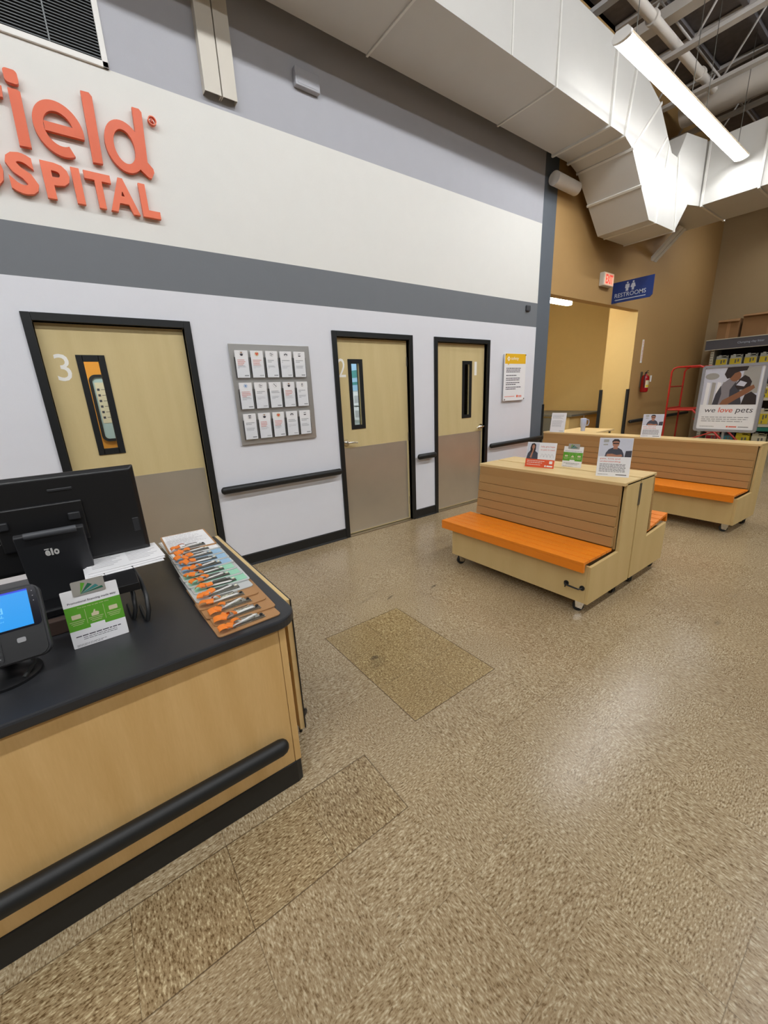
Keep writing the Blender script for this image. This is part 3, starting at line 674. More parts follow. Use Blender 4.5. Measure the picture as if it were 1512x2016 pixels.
# stand: inclined plate with hinge barrel, on a base
def stand_poly(x): return [(x, -.055, .335), (x, -.035, .345), (x, .12, .05), (x, .12, .0), (x, .03, .0), (x, .01, .06)]
b = MB(); b.loft([stand_poly(-.100), stand_poly(.108)]); st = mloc(b, 'stand', 'dark_plastic', bevel=.004)
b = MB(); b.tube([(-.07, -.052, .335), (.085, -.052, .335)], .013, 16); b.build('hinge', 'mid_plastic', st)
SP = Matrix(((1, 0, 0, 0), (0, 1, 0, -.0218), (0, 0, 1, .0), (0, 0, 0, 1)))
ang = math.atan2(.055+.01, .275)
ML = Matrix.Translation((0, -.0563, .335)) @ Matrix.Rotation(ang, 4, 'X')
b = MB(); b.text('e', -.026, -.011, -.094, -.070, 0, .001, bold=.04, M4=ML); b.box(-.0085, -.0025, -.001, 0, -.094, -.064, M4=ML); b.text('o', 0, .016, -.094, -.070, 0, .001, bold=.04, M4=ML); b.box(-.026, -.012, -.001, 0, -.067, -.0635, M4=ML); b.build('lettering', 'white_plastic', st)
b = MB(); b.rbox(-.12, .115, -.12, .16, 0, .022, .006); b.rbox(-.11, .10, -.10, .14, .022, .055, .008); mloc(b, 'stand_base', 'black_plastic')
b = MB(); b.rbox(-.475, -.285, -2.02, -1.985, ZT, ZT+.055, .004); tag(b.build('wood_block', 'brown_box'), 'dark brown wooden block behind the green and white promotional card', 'block')

# --- riser with curved metal legs, carrying paper
rs = thing('desk_riser', 'black desk riser with curved metal legs under the white papers', 'riser', (-.25, -1.95, ZT))
b = MB(); b.rbox(-.035, .075, -.145, .14, .140, .150, .003); b.rbox(-.035, .075, -.15, -.14, .120, .150, .003); b.build('shelf', 'black_plastic', rs)
for sx in (.068, .030, -.028):
    yo = .05 if sx == .030 else 0
    pts = [(sx, .06+yo, .146), (sx+.006, -.03+yo, .143), (sx+.014, -.10+yo, .125), (sx+.018, -.15+yo, .09), (sx+.014, -.185+yo, .045), (sx+.004, -.19+yo, .012), (sx, -.16+yo, .008), (sx-.004, -.05+yo, .008)]
    MB().tube(pts, .008, 10).build('leg', 'black_frame', rs)
def sheet(name, lab, cx, cy, z, w_, h, rz, lines=True, grp=None, mt='paper'):
    rt = thing(name, lab, 'paper', (cx, cy, z), (0, 0, rz), grp)
    MB().box(-w_/2, w_/2, -h/2, h/2, 0, .0012).build('sheet', mt, rt)
    if lines:
        b = MB()
        for c0, c1 in ((-.44, -.05), (.03, .44)):
            for k in range(9): b.box(w_*c0, w_*(c1-.06*((k*7) % 3)), h*(.38-.085*k), h*(.38-.085*k)+h*.028, .0012, .0014)
        b.build('printing', 'print_light', rt)
    return rt
sheet('paper', 'lower white paper on the desk riser under the monitor', -.205, -1.83, ZT+.151, .27, .22, .04, False)
sheet('paper', 'middle white paper on the desk riser under the monitor', -.20, -1.81, ZT+.154, .27, .22, .07, False)
sheet('paper', 'top printed white paper on the desk riser, sticking out below the monitor', -.195, -1.79, ZT+.157, .27, .22, .05)

# --- payment terminal
pt = thing('payment_terminal', 'black payment terminal with a bright blue screen on a swivel stand', 'card reader', (-.565, -2.19, ZT))
PM = Matrix.Translation((0, -.03, .165)) @ Matrix.Rotation(math.radians(-27), 4, 'X')
b = MB(); b.prism(rrect(-.135, .128, -.112, .108, .028), -.014, .016, M4=PM); b.build('body', 'dark_plastic', pt, bevel=.003)
b = MB(); b.prism(rrect(-.127, .121, -.108, .104, .024), -.019, -.013, M4=PM); b.build('face_plate', 'black_plastic', pt)
b = MB(); b.prism(rrect(-.125, .119, -.020, .101, .012), -.0200, -.0188, M4=PM); b.build('screen_glass', 'bezel', pt)
b = MB(); b.box(-.115, .100, -.0206, -.0200, -.014, .090, 0, M4=PM); b.box(-.115, .100, -.0206, -.0200, .090, .095, 1, M4=PM); sc_ = b.build('screen', ['screen', 'screen_dark'], pt)
b = MB(); b.text('field', -.014, .038, .036, .054, -.0206, .0004, bold=.01, M4=PM); b.text('HOSPITAL', -.014, .038, .024, .032, -.0206, .0004, bold=.02, M4=PM); b.text('swipe or insert card', -.012, .036, .010, .015, -.0206, .0004, M4=PM); b.build('lettering', 'screen_text', sc_)
b = MB(); b.prism(rrect(-.085, .020, -.102, -.026, .008), -.0215, -.0188, M4=PM); kp = b.build('keypad', 'black_plastic', pt)
b = MB()
for r in range(5):
    for c_ in range(3): b.prism(rrect(-.078+.034*c_, -.050+.034*c_, -.096+.0145*r, -.085+.0145*r, .003), -.0225, -.0214, M4=PM)
b.build('keys', 'dark_plastic', kp)
b = MB()
for r in range(5): b.prism(circ(.001, -.0905+.0145*r, .0028, 8), -.0232, -.0225, M4=PM); b.box(.005, .014, -.0231, -.0225, -.0915+.0145*r, -.089+.0145*r, M4=PM)
b.build('key_symbols', 'paper_grey', kp)
b = MB(); b.prism(rrect(.055, .075, -.058, -.044, .004), -.0215, -.019, M4=PM); b.build('contactless_mark', 'paper_grey', pt)
b = MB()
for v in (.085, .070, .055): b.prism(circ(.110, v, .0015, 8), -.0206, -.0199, M4=PM)
b.build('indicator', 'paper_grey', pt)
b = MB(); b.tube([(0, .03, .02), (0, .01, .12)], .022, 14); b.rbox(-.05, .05, -.03, .03, .105, .135, .006); b.build('stem', 'black_plastic', pt)
b = MB(); b.lathe([(.085, 0), (.085, .008), (.07, .016), (.03, .022), (.001, .024)], 0, -.02, 32); b.build('stand_base', 'black_plastic', pt)
b = MB(); b.tube([(.045, -.08, .012), (.07, -.04, .03), (.06, .02, .04), (.02, .05, .03)], .006, 8); b.build('cable', 'black_rubber', pt)

# --- printed cards
def wave(b, u0, u1, v, h, mi, y, n=1, M4=None): b.box(u0, u1, y-.0002, y, v, v+h, mi, M4=M4)
def card(name, lab, w_, h, loc, yaw, tilt, grp=None, foot=True, cat='card stand'):
    rt = thing(name, lab, cat, loc, (math.radians(-tilt), 0, yaw), grp)
    MB().prism(rrect(-w_/2, w_/2, 0, h, .0025, 2), -.0015, .0015).build('panel', 'paper', rt)
    if foot:
        a = math.radians(tilt); b = MB(); b.add([(-.03, .0016, h*.55), (.03, .0016, h*.55), (.03, .045, .012*0+math.tan(a)*.045), (-.03, .045, math.tan(a)*.045), (-.03, .003, h*.55), (.03, .003, h*.55), (.03, .047, math.tan(a)*.045), (-.03, .047, math.tan(a)*.045)],
            [(0, 1, 2, 3), (7, 6, 5, 4), (0, 4, 5, 1), (1, 5, 6, 2), (2, 6, 7, 3), (3, 7, 4, 0)])
        b.build('easel_foot', 'cardboard', rt)
    return rt
def lines(b, u0, u1, v1, n, dv, th, rag=.12, mi=0, y=-.0016, seed=1):
    R = random.Random(seed)
    for k in range(n):
        u = u0; end = u1-(u1-u0)*R.random()*rag*(1 if k < n-1 else 3)
        while u < end:
            l = (u1-u0)*(.05+.09*R.random()); b.box(u, min(u+l, end), y-.0003, y, v1-k*dv-th, v1-k*dv, mi); u += l+(u1-u0)*.018
def person_photo(rt, u0, u1, v0, v1, kind='man'):
    W_, H_ = u1-u0, v1-v0; P = lambda a, c_: (u0+W_*a, v0+H_*c_)
    b = MB(); b.box(u0, u1, -.0019, -.0016, v0, v1, 0)
    y1, y2, y3 = -.0021, -.0023, -.0025
    def pl(pts, mi, y, ex=.0002): b.prism([P(*p) for p in pts], y-ex, y, 'y', mi)
    if kind == 'man':
        pl([(.12, .78), (.28, .8), (.28, .95), (.12, .95)], 6, y1); pl([(.12, .62), (.26, .63), (.26, .7), (.12, .69)], 6, y1)
        pl([(.80, .0), (1, .0), (1, .36), (.82, .33)], 5, y1)
        pl([(.20, .0), (.22, .2), (.30, .40), (.42, .50), (.58, .50), (.70, .38), (.76, .18), (.78, .0)], 4, y1)
        pl([(.43, .42), (.57, .42), (.56, .6), (.44, .6)], 2, y2)
        b.prism([P(.5+.105*math.cos(t), .72+.2*math.sin(t)) for t in [2*PI*i/16 for i in range(16)]], y3-.0002, y3, 'y', 2)
        pl([(.39, .74), (.38, .86), (.44, .97), (.56, .97), (.61, .88), (.605, .76), (.58, .84), (.50, .86), (.42, .84)], 3, y3-.0002)
        pl([(.41, .70), (.59, .70), (.59, .76), (.41, .76)], 3, y3-.0003, .0001)
        pl([(.24, .04), (.30, .0), (.68, .0), (.74, .05), (.70, .14), (.56, .10), (.42, .16), (.27, .14)], 2, y2-.0002)
    elif kind == 'woman':
        pl([(.0, .0), (.10, .35), (.30, .55), (.62, .56), (.95, .38), (1, .0)], 4, y1)
        pl([(.30, .40), (.26, .70), (.34, .95), (.55, 1.0), (.72, .9), (.74, .6), (.68, .42), (.5, .36)], 3, y2)
        b.prism([P(.52+.12*math.cos(t), .76+.14*math.sin(t)) for t in [2*PI*i/16 for i in range(16)]], y3-.0002, y3, 'y', 2)
        pl([(.30, .10), (.46, .50), (.50, .70), (.60, .70), (.56, .46), (.44, .04)], 2, y3-.0002)
    else:   # person in a grey shirt holding a dark dog
        for i in range(4): pl([(.05+.1*i, .0), (.12+.1*i, .0), (.13+.1*i, .6), (.06+.1*i, .62)], 6 if i % 2 else 8, y1)
        b.prism([P(.14+.13*math.cos(t), .78+.09*math.sin(t)) for t in [2*PI*i/16 for i in range(16)]], y1-.0003, y1-.0001, 'y', 6)
        pl([(.66, .3), (.98, .3), (.98, .98), (.70, .98)], 6, y1)
        pl([(.30, .0), (.28, .32), (.36, .58), (.46, .70), (.60, .66), (.68, .40), (.66, .0)], 1, y2)
        pl([(.22, .0), (.26, .30), (.33, .52), (.36, .3), (.33, .0)], 5, y2-.0001)
        pl([(.52, .0), (.50, .40), (.58, .60), (.66, .45), (.74, .05), (.74, .0)], 5, y2-.0002)
        b.prism([P(.56+.10*math.cos(t), .76+.14*math.sin(t)) for t in [2*PI*i/16 for i in range(16)]], y3-.0002, y3, 'y', 7)
        pl([(.36, .82), (.40, 1.0), (.76, 1.0), (.74, .90), (.62, .88), (.54, .84), (.48, .72), (.42, .70)], 3, y3-.0003)
        pl([(.58, .50), (.64, .68), (.72, .78), (.80, .72), (.86, .60), (.84, .44), (.74, .40), (.64, .40)], 3, y3-.0004)
        pl([(.60, .52), (.66, .64), (.78, .58), (.74, .48)], 0, y3-.0006)
        pl([(.36, .0), (.40, .12), (.62, .30), (.80, .46), (.90, .52), (.93, .44), (.82, .30), (.62, .12), (.50, .0)], 7, y3-.0008)
        pl([(.74, .0), (.78, .26), (.88, .34), (.98, .24), (1.0, .0)], 3, y3-.0005)
    b.build('photo', ['photo_bg', 'grey_shirt', 'skin', 'hair', 'shirt', 'ink', 'card_grey', 'skin2', 'paper'], rt)

def financing_card(lab, w_, h, loc, yaw, tilt, detail=True):
    rt = card('promotional_card', lab, w_, h, loc, yaw, tilt)
    MB().box(-w_/2, w_/2, -.0018, -.0015, h*.30, h*.72).build('colour_band', 'green_print', rt)
    b = MB(); b.prism(rrect(-w_*.29, w_*.29, h*.88, h*1.13, .004, 3), -.0035, -.0018); cc_ = b.build('plastic_card', 'card_grey', rt)
    b = MB(); k = h*.25
    for i, (a0, a1, mi) in enumerate(((62, 80, 0), (40, 58, 1), (22, 38, 2), (8, 20, 3))):
        r = k*(.78-.02*i); c0 = (-w_*.16, h*.905)
        p = [c0]+[(c0[0]+r*(1+.28*i)*math.cos(math.radians(t)), c0[1]+r*math.sin(math.radians(t))) for t in (a0, (a0+a1)/2, a1)]
        b.prism(p, -.0038, -.0035, 'y', mi)
    b.build('emblem', ['green_print', 'dk_green', 'teal_print', 'dk_green'], cc_)
    b = MB(); b.text('Promotional financing made easy', -w_*.42, w_*.44, h*.755, h*.80, -.0016, .0004, bold=.01); b.build('lettering', 'ink', rt)
    b = MB(); b.text('The easy way to pay over time', -w_*.28, w_*.28, h*.665, h*.69, -.0018, .0003)
    for u in (-.33, 0, .33):
        if u == 0: b.prism([(u*w_+a*w_*.07, h*.53+c_*h*.05) for a, c_ in ((-1, -1), (.8, -1), (1, 0), (.6, .3), (.1, .4), (.2, 1.1), (-.1, 1.2), (-.5, .2), (-1, 0))], -.0021, -.0018)
        else: b.prism(rrect(u*w_-w_*.08, u*w_+w_*.08, h*.50, h*.575, .002, 2), -.0021, -.0018)
        for q in range(3): b.box(u*w_-w_*(.13-.02*q), u*w_+w_*(.13-.02*q), -.0020, -.0018, h*(.455-.03*q), h*(.462-.03*q))
    for u in (-.165, .165): b.box(u*w_-.0004, u*w_+.0004, -.0020, -.0018, h*.38, h*.64)
    b.build('symbols', 'jug_cream', rt)
    MB().box(-w_*.13, w_*.13, -.0021, -.0015, h*.215, h*.355).build('blank_label', 'paper', rt)
    b = MB(); lines(b, -w_*.42, w_*.42, h*.20, 1, h*.04, h*.016, .02, seed=5); lines(b, -w_*.30, w_*.36, h*.16, 2, h*.03, h*.008, .1, seed=6); lines(b, -w_*.44, w_*.1, h*.05, 2, h*.02, h*.006, seed=8)
    b.build('printing', 'ink', rt)
    return rt
financing_card('green and white card with a silver card on top, on the black counter', .158, .198, (-.322, -2.170, ZT), 0.012, 9)

# --- clipboards
CBX = [.0, .006, -.004, -.012, -.008, .0, -.006, -.012, -.004, -.006, -.008, -.006, -.01]
specs = ['brown', 'brown', 'brown', 'brown', 'clear', 'green', 'green', 'green', 'blue', 'blue', 'blue', 'whitebrown', 'top']
where = ['frontmost of all', 'second from the front', 'third from the front', 'fourth from the front', 'just in front of the mint ones', 'with mint paper, frontmost of its colour', 'with mint paper, middle of its colour', 'with mint paper, rearmost of its colour', 'with blue paper, frontmost of its colour', 'with blue paper, middle of its colour', 'with blue paper, rearmost of its colour', 'with white paper, second from the back', 'with a full white form at the back']
NB = 13
pw = ['frontmost brown clipboard', 'second brown clipboard from the front', 'third brown clipboard from the front', 'rearmost of the four front brown clipboards', 'clear clipboard in front of the mint ones', 'frontmost mint-backed clipboard', 'middle mint-backed clipboard', 'rearmost mint-backed clipboard', 'frontmost blue-backed clipboard', 'middle blue-backed clipboard', 'rearmost blue-backed clipboard', 'white-papered clipboard second from the back', 'top clipboard with the full white form']
for k in range(NB):
    sp_ = specs[k]; yf = -2.425+k*.0668; zz = ZT+.0005+.0052*k
    rz = math.radians([2, -1, 1.5, -2, 1, -1, .5, -.5, 1, -1, .5, 3, -1.5][k]); cx = .112+CBX[k]
    kind = {'brown': 'brown hardboard clipboard', 'clear': 'clear plastic clipboard', 'green': 'clear clipboard', 'blue': 'clear clipboard', 'whitebrown': 'clear clipboard', 'top': 'brown hardboard clipboard'}[sp_]
    rt = thing('clipboard', kind+' '+where[k], 'clipboard', (cx, yf, zz), (0, 0, rz), 'clipboards fanned out on the counter end')
    bw, bl = .229, .318
    bm_ = 'hardboard' if sp_ in ('brown', 'top') else 'acrylic'
    o = MB().prism(rrect(-bw/2, bw/2, 0, bl, .014, 4), 0, .0035, 'z').build('board', bm_, rt)
    pm = {'green': 'green_paper', 'blue': 'blue_paper', 'whitebrown': 'paper', 'top': 'paper'}.get(sp_)
    if pm:
        MB().box(-.106, .106, .014, bl-.012, .0036, .0048).build('form', pm, rt)
        if sp_ == 'top':
            b = MB(); lines(b, -.095, .095, .295, 10, .022, .006, .3, y=0, seed=3)
            b.v = [(x, z, .0049+abs(y)*.5) for x, y, z in b.v]; b.build('printing', 'print_light', rt)
    # clip: riveted plate, wire lever, knobs
    c_ = MB(); c_.rbox(-.062, .062, .018, .048, .0036, .0068, .0015); c_.box(-.045, .045, .044, .064, .0055, .0072); cp = c_.build('clip', 'clip_metal' if sp_ in ('brown',) else 'clip_dark', rt)
    wv = MB(); wv.tube([(-.055, .022, .009), (.058, .022, .010)], .0042, 8); wv.tube([(-.030, .046, .009), (-.026, .064, .012), (.026, .064, .012), (.030, .046, .009)], .0016, 6); wv.build('clip_bar', 'clip_metal' if sp_ in ('brown', 'clear') else 'dull_metal', cp)
    kn = MB(); kn.lathe([(.0065, .007), (.0065, .012), (.004, .014), (.001, .0145)], .052, .038, 12)
    kn.build('knob', 'black_plastic' if sp_ in ('brown', 'top') else 'white_knob', cp)
    # pen with folded orange ribbon, tucked under the clip
    pr = thing('pen', 'white pen with orange ribbon, clipped to the '+pw[k], 'pen', (cx-.062, yf+.020, zz+.0135), (0, 0, rz+math.radians([14, 8, 20, 6, 12, -4, 10, 4, 14, 2, 8, 6, 10][k])), 'pens with orange ribbons')
    MB().tube([(-.015, 0, 0), (.095, 0, .0), (.103, 0, 0)], [.0042, .0042, .001], 8).build('barrel', 'white_plastic', pr)
    R = random.Random(k*5+3); rb = MB()
    for q in range(3):
        a0 = R.uniform(-.6, .8)+q*1.1; s_ = R.uniform(.012, .019); px_ = -.026+.020*q+R.uniform(-.004, .004); tz = R.uniform(-.25, .45)
        MM = Matrix.Translation((px_, R.uniform(-.006, .01), .004+.002*q)) @ Matrix.Rotation(a0, 4, 'Z') @ Matrix.Rotation(tz, 4, 'X')
        # a flat ribbon loop folded over itself
        lo = []
        for i in range(9):
            t = PI*1.05*i/8; lo.append([(s_*math.cos(t)-s_*.2, -.013, .006*math.sin(t)*1.4+.001), (s_*math.cos(t)-s_*.2, .013, .006*math.sin(t)*1.4+.003)])
        vs = [p for l in lo for p in l]; fs = [(2*i, 2*i+1, 2*i+3, 2*i+2) for i in range(8)]
        th = len(vs); vs2 = vs+[(x, y, z+.0009) for x, y, z in vs]; fs2 = fs+[tuple(th+i for i in reversed(f)) for f in fs]
        for i in range(8): fs2 += [(2*i, 2*i+2, th+2*i+2, th+2*i), (2*i+1, th+2*i+1, th+2*i+3, 2*i+3)]
        fs2 += [(0, th, th+1, 1), (16, 17, th+17, th+16)]
        rb.add(vs2, fs2, 0, False, MM)
    rb.build('ribbon', 'orange_tape', pr)

# ================================================================ BROCHURE RACK
rk = thing('brochure_rack', 'square brushed steel brochure rack on the white wall with fifteen clear pockets', 'rack', (1.293, 0, 1.163))
MB().box(-.378, .378, -.022, -.012, 0, .862).build('panel', 'panel_steel', rk, bevel=.002)
MB().box(-.3, .3, -.012, 0, .05, .81).build('mount', 'white_plastic', rk)
ICON = ['cat', 'heart', 'tools', 'bag', 'dish', 'snow', 'tools', 'stick', 'cat', 'bottle', 'jar', 'cat', 'heart', 'bag', 'dish']
INAME = {'cat': 'a grey and brown round picture', 'heart': 'a red heart picture', 'tools': 'a grey capsule picture', 'bag': 'a dark half-round picture', 'dish': 'a dark bowl picture', 'snow': 'a blue snowflake picture', 'stick': 'a diagonal black stick picture', 'bottle': 'a small bottle picture', 'jar': 'a grey jar picture'}
ROWN = ['top', 'middle', 'bottom']; COLN = ['first', 'second', 'third', 'fourth', 'fifth']
for r in range(3):
    for c_ in range(5):
        x = 1.008+.1358*c_-1.293; z = (1.745, 1.479, 1.212)[r]-1.163
        b = MB(); w2 = .0595
        b.box(x-w2, x+w2, -.050, -.048, z, z+.150); b.box(x-w2, x-w2+.002, -.050, -.022, z, z+.17); b.box(x+w2-.002, x+w2, -.050, -.022, z, z+.17); b.box(x-w2, x+w2, -.050, -.022, z-.002, z)
        b.build('pocket', 'pocket', rk)
        ic = ICON[r*5+c_]
        br = thing('brochure', 'brochure with %s, %s in the %s row' % (INAME[ic], COLN[c_], ROWN[r]), 'brochure', (x+1.293, -.024, z+1.163+.001), (math.radians(1.5), 0, 0), 'brochures in the wall rack')
        MB().box(-.0555, .0555, -.021, -.003, 0, .224).build('booklet', 'paper', br)
        b = MB(); y0 = -.0212; cz = .197; R_ = .019
        def pg(pts, mi, yy=y0-.0004): b.prism([(u*R_, cz+v*R_) for u, v in pts], yy, yy+.0003, 'y', mi)
        ring_c = {'cat': 0, 'heart': 1, 'tools': 4, 'bag': 4, 'dish': 5, 'snow': 3, 'stick': 4, 'bottle': 1, 'jar': 4}[ic]
        b.prism(circ(0, cz, R_), y0-.0002, y0, 'y', {0: 4, 1: 6, 3: 7, 4: 4, 5: 5}[ring_c])
        b.prism(circ(0, cz, R_*.93), y0-.0004, y0-.0002, 'y', 5 if ic != 'heart' else 6)
        yy = y0-.0008
        if ic == 'heart': pg([(0, -.7), (-.75, .05), (-.6, .55), (-.2, .55), (0, .3), (.2, .55), (.6, .55), (.75, .05)], 1, yy)
        elif ic == 'cat': pg([(-.75, -.1), (-.4, -.9), (.4, -.9), (.75, -.1), (.3, .1), (-.3, .1)], 2, yy); pg([(-.5, .2), (-.35, .75), (.35, .75), (.5, .2), (.1, .35), (-.1, .35)], 8, yy)
        elif ic == 'tools': pg([(-.8, .1), (.5, -.3), (.8, 0), (-.5, .6)], 9, yy); pg([(-.7, -.5), (.2, -.8), (.3, -.6), (-.6, -.3)], 2, yy)
        elif ic == 'bag': pg([(-.85, -.4), (-.7, .2), (0, .5), (.7, .2), (.85, -.4)], 2, yy); pg([(-.3, -.3), (-.3, 0), (.3, 0), (.3, -.3)], 5, yy-.0002)
        elif ic == 'dish': pg([(-.8, -.35), (-.4, -.85), (.4, -.85), (.8, -.35)], 2, yy); pg([(-.8, .3), (-.2, .1), (.5, .2), (.8, .6), (.2, .55), (-.4, .55)], 9, yy)
        elif ic == 'snow':
            for t in range(3):
                a = PI*t/3; ca, sa = math.cos(a), math.sin(a); pg([(ca*.8-sa*.12, sa*.8+ca*.12), (-ca*.8-sa*.12, -sa*.8+ca*.12), (-ca*.8+sa*.12, -sa*.8-ca*.12), (ca*.8+sa*.12, sa*.8-ca*.12)], 3, yy-.0001*t)
        elif ic == 'stick': pg([(-.7, .6), (-.5, .75), (.7, -.55), (.5, -.7)], 2, yy)
        elif ic == 'bottle': pg([(-.35, -.8), (-.35, .2), (-.15, .4), (-.15, .7), (.15, .7), (.15, .4), (.35, .2), (.35, -.8)], 2, yy); pg([(-.2, -.6), (-.2, 0), (.2, 0), (.2, -.6)], 5, yy-.0002)
        else: pg([(-.5, -.7), (-.6, .35), (.6, .35), (.5, -.7)], 9, yy); pg([(-.65, .45), (-.65, .75), (.65, .75), (.65, .45)], 2, yy)
        b.build('picture', ['photo_bg', 'love_red', 'ink', 'blue_print', 'card_grey', 'paper', 'jug_cream', 'blue_paper', 'cardboard', 'paper_grey'], br)
        b = MB(); red = ic in ('cat', 'heart', 'snow')
        lines(b, -.040, .040, .148, 4 if red else 2, .013, .005, .3, y=-.0212, seed=r*7+c_); b.build('title', 'red_ink' if red else 'paper_grey', br)
        b = MB(); lines(b, -.040, .040, .10, 3, .009, .003, .3, y=-.0212, seed=r*9+c_); b.box(.008, .046, -.0215, -.0212, .014, .022); b.build('printing', 'print_light' if c_ % 2 else 'paper_grey', br)

# safety sign
sf = thing('safety_sign', 'yellow and white safety sign held by steel stand-offs right of door 1', 'sign', (4.885, 0, 1.385))
MB().prism(rrect(-.245, .245, 0, .638, .012, 4), -.036, -.028).build('panel', 'paper', sf)
b = MB(); b.box(-.235, .235, -.0368, -.0362, .500, .632); b.prism([(-.175, .500), (-.140, .500), (-.165, .480)], -.0368, -.0362); b.build('colour_band', 'yellow_print', sf)
b = MB(); b.prism([(-.19+.0, .566), (-.155, .60), (-.12, .566), (-.155, .532)], -.0372, -.0368); b.prism([(-.165, .566), (-.150, .580), (-.138, .566), (-.152, .552)], -.0378, -.0372, 'y', 1)
b.text('safety', -.10, .07, .540, .592, -.0368, .0006); b.build('lettering', ['number', 'yellow_print'], sf)
b = MB()
for v, n_ in ((.445, 3), (.350, 1), (.312, 2), (.252, 2), (.190, 2)): lines(b, -.20, .15, v, n_, .024, .011, .12, y=-.0362, seed=int(v*1000))
b.build('printing', 'ink', sf)
b = MB(); b.prism(circ(.07, .058, .018, 14), -.0368, -.0362); lines(b, -.22, .03, .062, 1, .01, .008, y=-.0362, seed=4); lines(b, .10, .18, .068, 2, .016, .010, y=-.0362, seed=9); b.build('logo', 'orange_ink', sf)
for u in (-.225, .225):
    for v in (.02, .618): MB().tube([(u, -.044, v), (u, 0, v)], .009, 12).build('standoff', 'chrome', sf)

# ================================================================ BENCHES
def bench(lab, loc, rz, L, tilt=0.0, seat_rng=(.02, 1.35), handle_y=.10, handle=True):
    rt = thing('bench', lab, 'bench', loc, (0, 0, rz), 'wheeled wooden benches with orange seats')
    t = .022
    b = MB(); b.box(0, .02, t, L-t, .092, .372+0); b.box(.02, .61, t, L-t, .092, .11); b.box(.59, .61, t, L-t, .11, .872); b.build('base', 'ply', rt)
    prof = [(0, .09), (0, .372), (.385, .382+0), (.400, .885), (.612, .885), (.612, .09)]
    if tilt: prof[1] = (0, .372+tilt*.7)
    for ya in (0, L-t): MB().prism([(u, v) for u, v in prof], ya, ya+t, 'y').build('end_panel', 'ply', rt, bevel=.002)
    b = MB(); b.box(.360, .612, 0, L, .872, .895); b.build('top', 'edge_wood', rt, bevel=.002)
    b = MB(); n_ = 6; za, zb = .425, .872; hs = (zb-za)/n_
    for k in range(n_):
        z0_, z1_ = za+hs*k+.002, za+hs*(k+1)-.002
        fx = lambda z: .322+.045*(z-za)/(zb-za)
        b.loft([[(fx(z0_), y, z0_), (fx(z0_)+.03, y, z0_), (fx(z1_)+.03, y, z1_), (fx(z1_), y, z1_)] for y in (.028, L-.004)])
    b.box(.36, .378, t, L-t, .40, .872)
    b.build('backrest', 'slat_wood', rt, bevel=.0015)
    s0, s1 = seat_rng; SM = Matrix.Translation((.33, 0, .42)) @ Matrix.Rotation(math.atan2(tilt, .395), 4, 'Y') @ Matrix.Translation((-.33, 0, -.42)) if tilt else Matrix.Identity(4)
    b = MB(); nb = 5; x0_, x1_ = -.066, .326; ws = (x1_-x0_)/nb
    for k in range(nb): b.box(x0_+ws*k+(.0 if k == 0 else .003), x0_+ws*(k+1)-.003, s0, s1, .400, .420, M4=SM)
    b.box(x0_, x0_+.022, s0, s1, .345, .3995, M4=SM)
    for yy in (.2, L/2, L-.2): b.box(x0_+.03, x1_-.01, yy-.03, yy+.03, .378, .399, M4=SM)
    b.build('seat', 'orange_wood', rt, bevel=.0015)
    for (cx_, cy_, a) in ((.055, .075, .5), (.055, L-.075, 1.2), (.475, .05, -.4), (.475, L-.05, 2.4))+(((.055, L/2, .8), (.52, L/2, .2)) if L > 2 else ()):
        CM = Matrix.Translation((cx_, cy_, 0)) @ Matrix.Rotation(a, 4, 'Z')
        cs = MB(); cs.tube([(-.012, .012, .037), (.012, .012, .037)], .037, 20, 0, M4=CM); whl = cs.build('caster', 'black_rubber', rt)
        f = MB(); f.tube([(-.014, .012, .037), (.014, .012, .037)], .015, 12, M4=CM)
        for q in (-1, 1): f.prism([(-.012, .018), (.030, .030), (.012+.025, .085), (-.03, .085)], q*.016-.001, q*.016+.001, 'x', M4=CM)
        f.rbox(-.03, .03, -.032, .036, .083, .0915, .002, M4=CM); f.build('fork', 'chrome', whl)
    if handle:
        h = MB(); ya, yb, zc = handle_y-.055, handle_y+.06, .205
        for y in (ya, yb): h.tube([(0, y, zc), (-.006, y, zc)], .018, 14)
        h.tube([(-.005, yb, zc), (-.026, yb-.004, zc), (-.030, yb-.03, zc-.002), (-.030, ya+.012, zc-.004), (-.005, ya, zc)], [.009, .009, .007, .0055, .0055], 8)
        h.tube([(-.006, yb, zc), (-.012, yb+.004, zc-.03)], .004, 6)
        h.build('handle', 'black_frame', rt)
    return rt
b1 = bench('wooden bench with an orange slatted seat facing the viewer, holding three cards', (2.33, -2.56, 0), 0, 1.28)
MB().box(.602, .632, -.004, .0, .69, .855).build('latch_plate', 'dull_metal', b1)
bench('wooden bench standing back to back behind the front bench, orange seat facing right', (3.575, -1.28, 0), PI, 1.28, tilt=.06, seat_rng=(-.07, 1.26))
bench('long wooden bench with an orange seat in front of the restroom hall', (4.965, -2.715, 0), -.06, 2.57, seat_rng=(.02, 2.60), handle=False)

